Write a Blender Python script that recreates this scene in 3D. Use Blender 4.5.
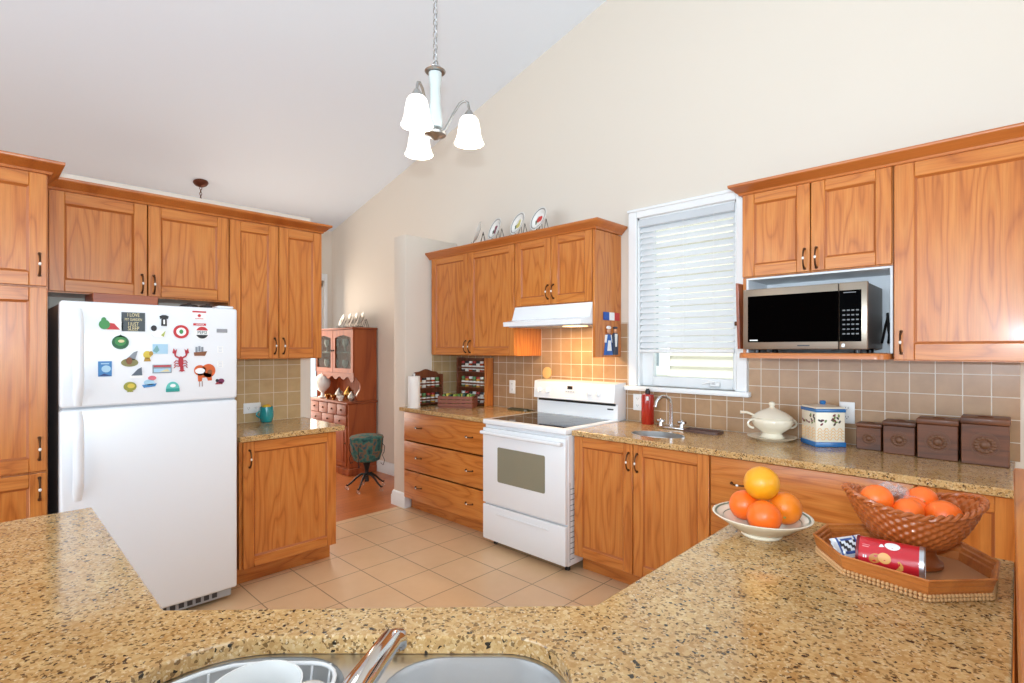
import bpy, bmesh, math, random
from mathutils import Vector, Matrix
from mathutils.geometry import tessellate_polygon
random.seed(7)
PI = math.pi
SC = bpy.context.scene
COL = SC.collection
for _o in list(bpy.data.objects):
    bpy.data.objects.remove(_o)

# ------------------------------------------------------------------ camera, light, exposure
cd = bpy.data.cameras.new('camera'); cam = bpy.data.objects.new('camera', cd); COL.objects.link(cam)
cam.location = (0, 0, 1.41); cam.rotation_euler = (PI/2, 0, math.atan2(0.695, 0.719))
cd.sensor_width = 36; cd.lens = 524.6/1024*36; cd.shift_y = 7.5/1024; cd.clip_start = 0.02
SC.camera = cam
SC.view_settings.view_transform = 'Standard'; SC.view_settings.look = 'None'
SC.view_settings.gamma = 1; SC.view_settings.use_curve_mapping = False
SC.view_settings.exposure = 0.0
w = bpy.data.worlds.new('World'); SC.world = w; w.use_nodes = True
w.node_tree.nodes['Background'].inputs[0].default_value = (0.86, 0.93, 1.0, 1)
w.node_tree.nodes['Background'].inputs[1].default_value = 1.6

def area(name, loc, target, sx, sy, e, col=(1, 1, 1)):
    l = bpy.data.lights.new(name, 'AREA'); l.shape = 'RECTANGLE'; l.size = sx; l.size_y = sy
    l.energy = e; l.color = col
    o = bpy.data.objects.new(name, l); COL.objects.link(o); o.location = loc
    o.rotation_euler = (Vector(target)-Vector(loc)).to_track_quat('-Z', 'Y').to_euler()
    return o
# daylight through the tall windows of the room behind the camera
area('daylight_south_window', (-1.9, -3.3, 1.75), (-1.9, 2, 2.9), 3.6, 2.1, 98, (0.70, 0.86, 1.0))
area('daylight_east_window', (3.1, 0.2, 1.75), (-2, 0.8, 3.0), 3.4, 2.1, 68, (0.70, 0.86, 1.0))
area('daylight_dining_window', (-6.30, 2.45, 1.4), (0, 1.4, 1.4), 1.3, 1.7, 30, (1, 0.84, 0.68))
area('daylight_dining_south', (-5.3, -3.3, 1.6), (-5.3, 2, 1.8), 1.6, 1.9, 20, (1, 0.84, 0.68))
# flash on the camera's shoe, aimed a little up
fl = bpy.data.lights.new('camera_flash', 'SPOT'); fl.energy = 230; fl.spot_size = 2.6; fl.spot_blend = 1.0
fl.shadow_soft_size = 0.022; fl.color = (0.74, 0.88, 1.0)
flo = bpy.data.objects.new('camera_flash', fl); COL.objects.link(flo); flo.location = (0.02, -0.03, 1.53)
flo.rotation_euler = (Vector((-2.9, 3.0, 4.1))-Vector((0, 0, 1.6))).to_track_quat('-Z', 'Y').to_euler()
sl = bpy.data.lights.new('sun', 'SUN'); sl.energy = 3.2; sl.angle = 0.02; sl.color = (1, 0.97, 0.9)
so = bpy.data.objects.new('sun', sl); COL.objects.link(so); so.location = (0, 0, 9)
so.rotation_euler = Vector((-1, 0.45, -0.8)).to_track_quat('-Z', 'Y').to_euler()

# ------------------------------------------------------------------ materials
def lin(c):
    return tuple((v/12.92 if v <= 0.04045 else ((v+0.055)/1.055)**2.4) for v in [x/255 for x in c]) + (1,)
MATS = {}
def mat(name, col, rough=0.5, metal=0.0, coat=0.0, emit=0.0, spec=0.5, alpha=None, bump=None):
    if name in MATS: return MATS[name]
    m = bpy.data.materials.new(name); m.use_nodes = True; MATS[name] = m
    b = m.node_tree.nodes['Principled BSDF']
    b.inputs['Base Color'].default_value = lin(col); b.inputs['Roughness'].default_value = rough
    b.inputs['Metallic'].default_value = metal; b.inputs['Coat Weight'].default_value = coat
    b.inputs['Coat Roughness'].default_value = 0.08
    b.inputs['Specular IOR Level'].default_value = spec
    if emit:
        b.inputs['Emission Color'].default_value = lin(col); b.inputs['Emission Strength'].default_value = emit
    if bump:
        nt = m.node_tree
        tc = nt.nodes.new('ShaderNodeTexCoord'); n = nt.nodes.new('ShaderNodeTexNoise')
        n.inputs['Scale'].default_value = bump[0]; n.inputs['Detail'].default_value = 3
        bp = nt.nodes.new('ShaderNodeBump'); bp.inputs['Strength'].default_value = bump[1]; bp.inputs['Distance'].default_value = bump[2]
        nt.links.new(tc.outputs['Object'], n.inputs['Vector']); nt.links.new(n.outputs['Fac'], bp.inputs['Height'])
        nt.links.new(bp.outputs['Normal'], b.inputs['Normal'])
    return m
def ramp(nt, fac, stops, interp='LINEAR'):
    r = nt.nodes.new('ShaderNodeValToRGB'); r.color_ramp.interpolation = interp
    e = r.color_ramp.elements
    while len(e) < len(stops): e.new(0.5)
    for el, (p, c) in zip(e, stops): el.position = p; el.color = c
    nt.links.new(fac, r.inputs['Fac']); return r.outputs['Color']
def mixc(nt, fac, a, b, mode='MIX'):
    m = nt.nodes.new('ShaderNodeMix'); m.data_type = 'RGBA'; m.blend_type = mode
    for s, i in ((fac, 0), (a, 6), (b, 7)):
        if hasattr(s, 'is_linked'): nt.links.new(s, m.inputs[i])
        else: m.inputs[i].default_value = s
    return m.outputs[2]
def coords(nt, scale, swz=None):
    tc = nt.nodes.new('ShaderNodeTexCoord'); v = tc.outputs['Object']
    if swz:
        s = nt.nodes.new('ShaderNodeSeparateXYZ'); nt.links.new(v, s.inputs[0])
        c = nt.nodes.new('ShaderNodeCombineXYZ')
        for i, ax in enumerate(swz):
            if ax >= 0: nt.links.new(s.outputs[ax], c.inputs[i])
        v = c.outputs[0]
    mp = nt.nodes.new('ShaderNodeMapping'); mp.inputs['Scale'].default_value = scale
    nt.links.new(v, mp.inputs['Vector']); return mp
def noise(nt, vec, scale, detail=2, rough=0.5):
    n = nt.nodes.new('ShaderNodeTexNoise'); n.inputs['Scale'].default_value = scale
    n.inputs['Detail'].default_value = detail; n.inputs['Roughness'].default_value = rough
    nt.links.new(vec, n.inputs['Vector']); return n.outputs['Fac']
def mathn(nt, op, a, b=None):
    m = nt.nodes.new('ShaderNodeMath'); m.operation = op
    for i, s in enumerate((a, b)):
        if s is None: continue
        if hasattr(s, 'is_linked'): nt.links.new(s, m.inputs[i])
        else: m.inputs[i].default_value = s
    return m.outputs[0]

def wood(name, light, mid, dark, axis=2, rings=8, rough=0.32, wide=9.0, contrast=1.0, coat=0.15):
    m = bpy.data.materials.new(name); m.use_nodes = True; nt = m.node_tree; MATS[name] = m
    b = nt.nodes['Principled BSDF']
    sc = [wide]*3; sc[axis] = wide*0.13
    mp = coords(nt, sc)
    oi = nt.nodes.new('ShaderNodeObjectInfo')
    sh = mathn(nt, 'MULTIPLY', oi.outputs['Random'], 37.0)
    cx = nt.nodes.new('ShaderNodeCombineXYZ'); nt.links.new(sh, cx.inputs[0]); nt.links.new(sh, cx.inputs[1])
    nt.links.new(cx.outputs[0], mp.inputs['Location'])
    n = noise(nt, mp.outputs[0], 1.0, 1.5, 0.45)
    fr = mathn(nt, 'PINGPONG', mathn(nt, 'MULTIPLY', n, rings), 0.5)
    fr = mathn(nt, 'MULTIPLY', fr, 2.0)
    sc2 = [170]*3; sc2[axis] = 5
    mp2 = coords(nt, sc2); fib = noise(nt, mp2.outputs[0], 1.0, 3, 0.6)
    sc3 = [1.3]*3; sc3[axis] = 0.6
    mp3 = coords(nt, sc3); big = noise(nt, mp3.outputs[0], 1.0, 1)
    c = ramp(nt, fr, [(0.0, lin(dark)), (0.28*contrast, lin(mid)), (1.0, lin(light))])
    c = mixc(nt, 0.35, c, ramp(nt, fib, [(0.38, lin(dark)), (0.55, lin(mid)), (0.75, lin(light))]))
    c = mixc(nt, 0.10, c, ramp(nt, big, [(0.3, lin(dark)), (0.7, lin(light))]))
    nt.links.new(c, b.inputs['Base Color'])
    b.inputs['Roughness'].default_value = rough; b.inputs['Coat Weight'].default_value = coat; b.inputs['Coat Roughness'].default_value = 0.15
    bp = nt.nodes.new('ShaderNodeBump'); bp.inputs['Strength'].default_value = 0.12; bp.inputs['Distance'].default_value = 0.002
    nt.links.new(fib, bp.inputs['Height']); nt.links.new(bp.outputs['Normal'], b.inputs['Normal'])
    return m
OAK_L, OAK_M, OAK_D = (212, 138, 66), (201, 119, 50), (168, 90, 32)
oakv = wood('oak_upright_grain', OAK_L, OAK_M, OAK_D, 2)
oakx = wood('oak_lengthwise_grain_x', OAK_L, OAK_M, OAK_D, 0)
oaky = wood('oak_lengthwise_grain_y', OAK_L, OAK_M, OAK_D, 1)
crownm = wood('oak_moulding', (196, 118, 56), (184, 104, 46), (158, 84, 34), 0, 3, 0.3, 6)
hutchw = wood('cherry_wood', (172, 90, 42), (160, 78, 34), (130, 58, 24), 2, 6, 0.5, 4.5, 1.0, 0.03)
hutchx = wood('cherry_wood_level', (160, 82, 40), (146, 70, 32), (116, 52, 22), 0, 6, 0.5, 4.5, 1.0, 0.03)
redwood = wood('reddish_board_wood', (170, 88, 46), (156, 76, 38), (132, 60, 30), 1, 4, 0.4)
darkw = wood('dark_walnut', (122, 72, 40), (104, 58, 32), (70, 38, 20), 0, 8, 0.45, 8, 1.0, 0.08)
rackw = wood('spice_rack_wood', (132, 74, 42), (116, 60, 32), (88, 44, 24), 2, 5, 0.4)
bamboo = wood('varnished_bamboo', (204, 126, 60), (188, 108, 48), (158, 82, 32), 0, 6, 0.3, 9)

def tilemat(name, size, swz, off, cols, grout, rough, mortar, bumpd=0.002, var=0.5):
    m = bpy.data.materials.new(name); m.use_nodes = True; nt = m.node_tree; MATS[name] = m
    b = nt.nodes['Principled BSDF']
    mp = coords(nt, (1, 1, 1), swz); mp.inputs['Location'].default_value = (off[0], off[1], 0)
    br = nt.nodes.new('ShaderNodeTexBrick'); br.offset = 0; br.squash = 1
    br.inputs['Scale'].default_value = 1; br.inputs['Brick Width'].default_value = size; br.inputs['Row Height'].default_value = size
    br.inputs['Mortar Size'].default_value = mortar; br.inputs['Mortar Smooth'].default_value = 0.2
    br.inputs['Color1'].default_value = lin(cols[0]); br.inputs['Color2'].default_value = lin(cols[1]); br.inputs['Mortar'].default_value = lin(grout)
    nt.links.new(mp.outputs[0], br.inputs['Vector'])
    n = noise(nt, mp.outputs[0], 9/size*0.1, 4, 0.6)
    c2 = ramp(nt, n, [(0.3, lin(cols[2])), (0.7, lin(cols[3]))])
    inv = mathn(nt, 'SUBTRACT', 1.0, br.outputs['Fac'])
    c = mixc(nt, mathn(nt, 'MULTIPLY', inv, var), br.outputs['Color'], c2)
    nt.links.new(c, b.inputs['Base Color'])
    b.inputs['Roughness'].default_value = rough
    bp = nt.nodes.new('ShaderNodeBump'); bp.inputs['Strength'].default_value = 0.5; bp.inputs['Distance'].default_value = bumpd
    nt.links.new(inv, bp.inputs['Height']); nt.links.new(bp.outputs['Normal'], b.inputs['Normal'])
    return m
splashA = tilemat('tan_wall_tile', 0.1015, (0, 2, -1), (0.0915, -0.0725), [(166, 130, 94), (176, 138, 101), (154, 118, 84), (188, 151, 113)], (220, 210, 196), 0.28, 0.0022)
splashB = tilemat('olive_tan_wall_tile', 0.0985, (1, 2, -1), (-1.7175+0.0985*18, -0.90+0.0985*10), [(194, 164, 118), (184, 155, 109), (172, 143, 99), (205, 177, 134)], (220, 208, 184), 0.28, 0.0022)
floort = tilemat('beige_floor_tile', 0.305, (0, 1, -1), (3.015, -1.125), [(224, 186, 144), (218, 180, 138), (212, 172, 130), (230, 194, 154)], (150, 118, 88), 0.3, 0.0035, 0.003)

def granite():
    m = bpy.data.materials.new('speckled_tan_granite'); m.use_nodes = True; nt = m.node_tree; MATS['granite'] = m
    b = nt.nodes['Principled BSDF']
    mp = coords(nt, (1, 1, 1))
    wn = nt.nodes.new('ShaderNodeTexNoise'); wn.inputs['Scale'].default_value = 110; nt.links.new(mp.outputs[0], wn.inputs['Vector'])
    va = nt.nodes.new('ShaderNodeVectorMath'); va.operation = 'MULTIPLY_ADD'
    va.inputs[1].default_value = (0.008, 0.008, 0.008); nt.links.new(wn.outputs['Color'], va.inputs[0]); nt.links.new(mp.outputs[0], va.inputs[2])
    def vor(scale):
        v = nt.nodes.new('ShaderNodeTexVoronoi'); v.inputs['Scale'].default_value = scale
        nt.links.new(va.outputs[0], v.inputs['Vector'])
        s = nt.nodes.new('ShaderNodeSeparateColor'); nt.links.new(v.outputs['Color'], s.inputs[0])
        return s.outputs[0], v.outputs['Distance']
    c1, d1 = vor(160)
    base = ramp(nt, c1, [(0.0, lin((172, 128, 74))), (0.2, lin((202, 162, 106))), (0.5, lin((212, 178, 126))), (0.75, lin((184, 140, 86))), (0.93, lin((222, 194, 150)))], 'CONSTANT')
    big = noise(nt, mp.outputs[0], 14, 3)
    base = mixc(nt, 0.45, base, ramp(nt, big, [(0.3, lin((178, 132, 76))), (0.7, lin((214, 180, 128)))]))
    c2, d2 = vor(200)
    f2 = ramp(nt, c2, [(0.0, (0.8, 0.8, 0.8, 1)), (0.13, (0, 0, 0, 1))], 'CONSTANT')
    base = mixc(nt, f2, base, lin((98, 68, 36)))
    c3, d3 = vor(170)
    f3 = ramp(nt, c3, [(0.0, (0, 0, 0, 1)), (0.965, (1, 1, 1, 1))], 'CONSTANT')
    base = mixc(nt, f3, base, lin((52, 44, 34)))
    c4, d4 = vor(300)
    f4 = ramp(nt, c4, [(0.0, (0.6, 0.6, 0.6, 1)), (0.05, (0, 0, 0, 1))], 'CONSTANT')
    base = mixc(nt, f4, base, lin((232, 210, 172)))
    nt.links.new(base, b.inputs['Base Color']); b.inputs['Roughness'].default_value = 0.13
    b.inputs['Specular IOR Level'].default_value = 0.5
    return m
gran = granite()

def plank():
    m = bpy.data.materials.new('hardwood_planks'); m.use_nodes = True; nt = m.node_tree
    b = nt.nodes['Principled BSDF']
    mp = coords(nt, (1, 1, 1), (1, 0, -1))
    br = nt.nodes.new('ShaderNodeTexBrick'); br.inputs['Scale'].default_value = 1
    br.inputs['Brick Width'].default_value = 0.9; br.inputs['Row Height'].default_value = 0.085; br.inputs['Mortar Size'].default_value = 0.0012
    br.inputs['Color1'].default_value = lin((196, 112, 58)); br.inputs['Color2'].default_value = lin((180, 98, 48)); br.inputs['Mortar'].default_value = lin((112, 58, 28))
    nt.links.new(mp.outputs[0], br.inputs['Vector'])
    mp2 = coords(nt, (60, 3, 60)); n = noise(nt, mp2.outputs[0], 1, 3)
    c = mixc(nt, 0.3, br.outputs['Color'], ramp(nt, n, [(0.3, lin((160, 84, 40))), (0.7, lin((206, 124, 66)))]))
    nt.links.new(c, b.inputs['Base Color']); b.inputs['Roughness'].default_value = 0.28
    return m
hardwood = plank()
def glassm(name, tint, gloss, rough=0.02, op=0.0):
    m = bpy.data.materials.new(name); m.use_nodes = True; nt = m.node_tree; MATS[name] = m
    nt.nodes.remove(nt.nodes['Principled BSDF']); out = nt.nodes['Material Output']
    t = nt.nodes.new('ShaderNodeBsdfTransparent'); t.inputs[0].default_value = lin(tint)
    g = nt.nodes.new('ShaderNodeBsdfGlossy'); g.inputs['Roughness'].default_value = rough
    x = nt.nodes.new('ShaderNodeMixShader')
    lw = nt.nodes.new('ShaderNodeLayerWeight'); lw.inputs['Blend'].default_value = 0.35
    f = mathn(nt, 'ADD', mathn(nt, 'MULTIPLY', lw.outputs['Fresnel'], gloss), op)
    nt.links.new(f, x.inputs[0]); nt.links.new(t.outputs[0], x.inputs[1]); nt.links.new(g.outputs[0], x.inputs[2])
    nt.links.new(x.outputs[0], out.inputs['Surface']); return m
pane = glassm('window_glass', (246, 250, 250), 0.5)
hpane = glassm('cabinet_glass', (214, 218, 216), 0.06)
clearp = glassm('clear_plastic', (250, 250, 250), 0.35, 0.2, 0.04)
def filmm():
    m = bpy.data.materials.new('thin_plastic_film'); m.use_nodes = True; nt = m.node_tree
    p = nt.nodes['Principled BSDF']; p.inputs['Base Color'].default_value = (0.9, 0.9, 0.9, 1); p.inputs['Roughness'].default_value = 0.2
    t = nt.nodes.new('ShaderNodeBsdfTransparent'); x = nt.nodes.new('ShaderNodeMixShader'); lw = nt.nodes.new('ShaderNodeLayerWeight')
    lw.inputs['Blend'].default_value = 0.3
    nt.links.new(mathn(nt, 'ADD', mathn(nt, 'MULTIPLY', lw.outputs['Facing'], 0.4), 0.08), x.inputs[0])
    nt.links.new(t.outputs[0], x.inputs[1]); nt.links.new(p.outputs[0], x.inputs[2]); nt.links.new(x.outputs[0], nt.nodes['Material Output'].inputs['Surface'])
    return m
film = filmm()
jarg = glassm('clear_jar_glass', (235, 240, 238), 0.7, 0.05, 0.05)

wallp = mat('warm_cream_wall_paint', (224, 214, 200), 0.75, bump=(260, 0.06, 0.001))
ceilp = mat('white_ceiling_paint', (232, 241, 250), 0.85, bump=(300, 0.06, 0.001))
trimw = mat('white_trim_paint', (238, 240, 240), 0.4)
whitee = mat('white_appliance_enamel', (238, 240, 242), 0.16, coat=0.3)
fridgew = mat('white_fridge_enamel', (236, 239, 243), 0.28, bump=(420, 0.05, 0.0006))
melam = mat('white_melamine', (232, 235, 238), 0.4)
blackg = mat('black_ceramic_glass', (14, 15, 17), 0.05)
black = mat('black_plastic', (22, 22, 24), 0.35)
dgrey = mat('dark_grey_plastic', (62, 62, 66), 0.45)
lgrey = mat('light_grey_plastic', (176, 180, 186), 0.4)
steel = mat('brushed_stainless', (204, 204, 204), 0.28, 1.0)
steelm = mat('microwave_stainless', (158, 146, 132), 0.34, 1.0)
chrome = mat('polished_chrome', (214, 214, 216), 0.08, 1.0)
nickel = mat('brushed_nickel', (168, 166, 162), 0.3, 1.0)
bronze = mat('antique_bronze', (96, 66, 44), 0.35, 0.85)
porc = mat('white_porcelain', (240, 238, 232), 0.15, coat=0.3)
cream = mat('cream_porcelain', (236, 226, 204), 0.18, coat=0.4)
greenline = mat('dark_green_rim_line', (98, 112, 92), 0.3)
paper = mat('white_paper_towel', (242, 240, 236), 0.9, bump=(160, 0.3, 0.002))
plastw = mat('white_plastic', (240, 240, 238), 0.4)
slot = mat('dark_outlet_slot', (60, 58, 54), 0.5)
iron = mat('dark_wrought_iron', (44, 42, 42), 0.5, 0.6)
silver = mat('aged_silver', (196, 190, 180), 0.3, 0.7)
brass = mat('brass', (176, 132, 70), 0.25, 1.0)

# ------------------------------------------------------------------ building helpers
ORG = {}
class MB:
    def __init__(s, mp=None):
        s.bm = bmesh.new(); s.mp = mp
    def _v(s, p):
        return s.bm.verts.new(s.mp(*p) if s.mp else p)
    def _f(s, vs, m):
        try:
            f = s.bm.faces.new(vs); f.material_index = m; return f
        except ValueError:
            return None
    def box(s, x0, x1, y0, y1, z0, z1, m=0, bev=0.0, seg=1, M=None):
        t = bmesh.new()
        co = [(x, y, z) for x in (x0, x1) for y in (y0, y1) for z in (z0, z1)]
        v = [t.verts.new(c) for c in co]
        for q in ((0, 1, 3, 2), (4, 6, 7, 5), (0, 4, 5, 1), (2, 3, 7, 6), (0, 2, 6, 4), (1, 5, 7, 3)): t.faces.new([v[i] for i in q])
        if bev: bmesh.ops.bevel(t, geom=t.edges[:], offset=bev, segments=seg, affect='EDGES', profile=0.5)
        s.merge(t, m, M); return s
    def merge(s, t, m=0, M=None, keep=False):
        mpv = {}
        for v in t.verts:
            c = M @ v.co if M else v.co
            mpv[v] = s._v(tuple(c))
        for f in t.faces: s._f([mpv[v] for v in f.verts], f.material_index if keep else m)
        t.free()
    def lathe(s, prof, c=(0, 0, 0), seg=32, m=0, M=None, sx=1, sy=1, fn=None):
        rings = []
        for r, z in prof:
            if r < 1e-6:
                p = Vector((0, 0, z)); p = M @ p if M else p
                rings.append([s._v(tuple(p+Vector(c)))])
            else:
                ring = []
                for i in range(seg):
                    a = 2*PI*i/seg; p = Vector((r*math.cos(a)*sx, r*math.sin(a)*sy, z))
                    if fn: p = Vector(fn(p, a))
                    p = M @ p if M else p
                    ring.append(s._v(tuple(p+Vector(c))))
                rings.append(ring)
        for a, b in zip(rings, rings[1:]):
            for i in range(seg):
                j = (i+1) % seg
                if len(a) == 1 and len(b) == 1: break
                if len(a) == 1: s._f([a[0], b[i], b[j]], m)
                elif len(b) == 1: s._f([a[i], b[0], a[j]], m)
                else: s._f([a[i], b[i], b[j], a[j]], m)
        return s
    def cyl(s, p0, p1, r0, r1=None, m=0, seg=20, bev=0.0):
        p0, p1 = Vector(p0), Vector(p1); L = (p1-p0).length; r1 = r0 if r1 is None else r1
        M = (p1-p0).to_track_quat('Z', 'Y').to_matrix().to_4x4()
        if bev: pr = [(0, 0), (r0-bev, 0), (r0, bev), (r1, L-bev), (r1-bev, L), (0, L)]
        else: pr = [(0, 0), (r0, 0), (r1, L), (0, L)]
        return s.lathe(pr, p0, seg, m, M)
    def ball(s, c, r, m=0, seg=20, rings=12, sc=(1, 1, 1), M=None):
        pr = [(r*math.sin(PI*i/rings), -r*math.cos(PI*i/rings)) for i in range(rings+1)]
        S = Matrix.Diagonal((sc[0], sc[1], sc[2], 1))
        return s.lathe(pr, c, seg, m, (M @ S) if M else S)
    def tube(s, path, r, m=0, seg=8, closed=False):
        P = [Vector(p) for p in path]; n = len(P); rs = r if isinstance(r, (list, tuple)) else [r]*n
        T = []
        for i in range(n):
            a = P[(i-1) % n] if (closed or i > 0) else P[i]; b = P[(i+1) % n] if (closed or i < n-1) else P[i]
            T.append((b-a).normalized())
        up = Vector((0, 0, 1)) if abs(T[0].z) < 0.9 else Vector((1, 0, 0))
        u = (up-T[0]*up.dot(T[0])).normalized(); rings = []
        for i in range(n):
            u = (u-T[i]*u.dot(T[i])).normalized(); v = T[i].cross(u)
            rings.append([s._v(tuple(P[i]+u*(rs[i]*math.cos(2*PI*k/seg))+v*(rs[i]*math.sin(2*PI*k/seg)))) for k in range(seg)])
        pr = list(zip(rings, rings[1:]))
        if closed: pr.append((rings[-1], rings[0]))
        for a, b in pr:
            for k in range(seg): s._f([a[k], a[(k+1) % seg], b[(k+1) % seg], b[k]], m)
        if not closed: s._f(rings[0][::-1], m); s._f(rings[-1], m)
        return s
    def prism(s, poly, t0, t1, m=0, plane='xy', holes=(), M=None, bev=0.0):
        """polygon in a plane, thickened along the third axis from t0 to t1"""
        t = bmesh.new()
        def P(a, b, h): return {'xy': (a, b, h), 'xz': (a, h, b), 'yz': (h, a, b)}[plane]
        loops = [poly]+list(holes)
        tris = tessellate_polygon([[Vector((a, b, 0)) for a, b in l] for l in loops])
        flat = [p for l in loops for p in l]
        lo = [t.verts.new(P(a, b, t0)) for a, b in flat]; hi = [t.verts.new(P(a, b, t1)) for a, b in flat]
        if len(loops) == 1 and False: pass
        for tr in tris:
            try: t.faces.new([hi[i] for i in tr]); t.faces.new([lo[i] for i in tr][::-1])
            except ValueError: pass
        k = 0; sharp = []
        for l in loops:
            n = len(l)
            for i in range(n):
                a, b = k+i, k+(i+1) % n
                t.faces.new([lo[a], lo[b], hi[b], hi[a]]); sharp.append((hi[a], hi[b]))
            k += n
        if bev:
            ed = [e for e in (t.edges.get(p) for p in sharp) if e]
            bmesh.ops.recalc_face_normals(t, faces=t.faces[:])
            bmesh.ops.bevel(t, geom=ed, offset=bev, segments=2, affect='EDGES', profile=0.5)
        s.merge(t, m, M); return s
    def sweep(s, path, normals, prof, m=0):
        """profile (out, z) carried along a plan polyline with mitred corners"""
        rows = []
        n = len(path)
        for i in range(n):
            if i == 0: o = Vector(normals[0])
            elif i == n-1: o = Vector(normals[-1])
            else:
                a, b = Vector(normals[i-1]), Vector(normals[i]); o = (a+b)/(1+a.dot(b))
            rows.append([s._v((path[i][0]+o.x*d, path[i][1]+o.y*d, z)) for d, z in prof])
        k = len(prof)
        for a, b in zip(rows, rows[1:]):
            for j in range(k): s._f([a[j], a[(j+1) % k], b[(j+1) % k], b[j]], m)
        s._f(rows[0][::-1], m); s._f(rows[-1], m); return s
    def text(s, txt, size, M, m=0, ext=0.0006, align='CENTER'):
        cu = bpy.data.curves.new('t', 'FONT'); cu.body = txt; cu.size = size; cu.extrude = ext; cu.align_x = align; cu.align_y = 'CENTER'
        cu.resolution_u = 2
        o = bpy.data.objects.new('t', cu); COL.objects.link(o)
        dg = bpy.context.evaluated_depsgraph_get(); me = bpy.data.meshes.new_from_object(o.evaluated_get(dg))
        t = bmesh.new(); t.from_mesh(me); bpy.data.objects.remove(o); bpy.data.curves.remove(cu); bpy.data.meshes.remove(me)
        s.merge(t, m, M); return s
    def build(s, name, mats, parent=None, label=None, cat=None, group=None, kind=None, loc=None, sharp=38, recalc=True):
        bm = s.bm
        if recalc: bmesh.ops.recalc_face_normals(bm, faces=bm.faces[:])
        if parent is not None: o0 = ORG[parent]
        elif loc is not None: o0 = Vector(loc)
        elif kind == 'structure': o0 = Vector((0, 0, 0))
        else:
            xs = [v.co for v in bm.verts]
            o0 = Vector(((min(v.x for v in xs)+max(v.x for v in xs))/2, (min(v.y for v in xs)+max(v.y for v in xs))/2, min(v.z for v in xs)))
        for v in bm.verts: v.co -= o0
        me = bpy.data.meshes.new(name); bm.to_mesh(me); bm.free()
        for mm in (mats if isinstance(mats, (list, tuple)) else [mats]): me.materials.append(mm)
        for p in me.polygons: p.use_smooth = True
        me.set_sharp_from_angle(angle=math.radians(sharp))
        o = bpy.data.objects.new(name, me); COL.objects.link(o); ORG[o] = o0
        if parent is not None: o.parent = parent
        else: o.location = o0
        if label: o['label'] = label
        if cat: o['category'] = cat
        if group: o['group'] = group
        if kind: o['kind'] = kind
        return o
def thing(name, label, cat, loc, group=None, kind=None):
    o = bpy.data.objects.new(name, None); COL.objects.link(o); o.location = loc; o.empty_display_size = 0.05
    ORG[o] = Vector(loc); o['label'] = label; o['category'] = cat
    if group: o['group'] = group
    if kind: o['kind'] = kind
    return o
def copy_tree(o, parent=None, loc=None, rot=None, label=None):
    c = o.copy(); COL.objects.link(c)
    if parent is not None: c.parent = parent
    if loc is not None: c.location = loc
    if rot is not None: c.rotation_euler = rot
    if label: c['label'] = label
    for ch in o.children: copy_tree(ch, c)
    return c
def rot(ax, deg): return Matrix.Rotation(math.radians(deg), 4, ax)
def tr(x, y, z): return Matrix.Translation((x, y, z))
def circ(cx, cy, rx, ry=None, n=28, a0=0):
    ry = rx if ry is None else ry
    return [(cx+rx*math.cos(a0+2*PI*i/n), cy+ry*math.sin(a0+2*PI*i/n)) for i in range(n)]
def rrect(x0, x1, y0, y1, r, n=6):
    rs = r if isinstance(r, (list, tuple)) else [r]*4   # corners: (x1,y1) (x0,y1) (x0,y0) (x1,y0)
    out = []
    for (cx, cy, a), q in zip(((x1, y1, 0), (x0, y1, 90), (x0, y0, 180), (x1, y0, 270)), rs):
        sx = -1 if cx == x1 else 1; sy = -1 if cy == y1 else 1
        for i in range(n+1):
            t = math.radians(a+90*i/n); out.append((cx+sx*q+q*math.cos(t), cy+sy*q+q*math.sin(t)))
    return out

# frames: (s along the wall, t out of it, z up)
WA = 3.29; WB = -3.86
def FA(yf): return lambda s, t, z: (s, yf-t, z)      # faces -y
def FB(xf): return lambda s, t, z: (xf+t, s, z)      # faces +x

# ------------------------------------------------------------------ setting
def ceil_z(x): return 4.548+0.249*x
RX = 1.3
MB().prism([(-4.0, -3.6), (3.5, -3.6), (3.5, WA), (-4.0, WA)], -0.06, 0).build('floor', floort, kind='structure')
MB().prism([(-6.6, -3.6), (-4.0, -3.6), (-4.0, WA), (-6.6, WA)], -0.06, 0).build('floor', hardwood, kind='structure')
MB().prism([(-6.6, ceil_z(-6.6)), (RX, ceil_z(RX)), (3.7, ceil_z(RX)-0.6), (3.7, ceil_z(RX)-0.45), (RX, ceil_z(RX)+0.15), (-6.6, ceil_z(-6.6)+0.15)], -3.75, WA+0.14, plane='xz').build('ceiling', ceilp, kind='structure')
wx0, wx1, wz0, wz1 = -1.94, -1.25, 1.15, 2.33
b = MB(); y0, y1 = WA, WA+0.14
def topz(x): return ceil_z(x)+0.02 if x <= RX else ceil_z(RX)-0.25*(x-RX)+0.02
for xa, xb, za in ((-6.6, wx0, 0), (wx0, wx1, wz1), (wx1, RX, 0)):
    b.prism([(xa, za), (xb, za), (xb, topz(xb)), (xa, topz(xa))], y0, y1, plane='xz')
b.prism([(RX, 0), (3.6, 0), (3.6, topz(3.6)), (RX, topz(RX))], y0, y1, plane='xz')
b.box(wx0, wx1, y0, y1, 0, wz0)
b.build('wall_north', wallp, kind='structure')
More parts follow.
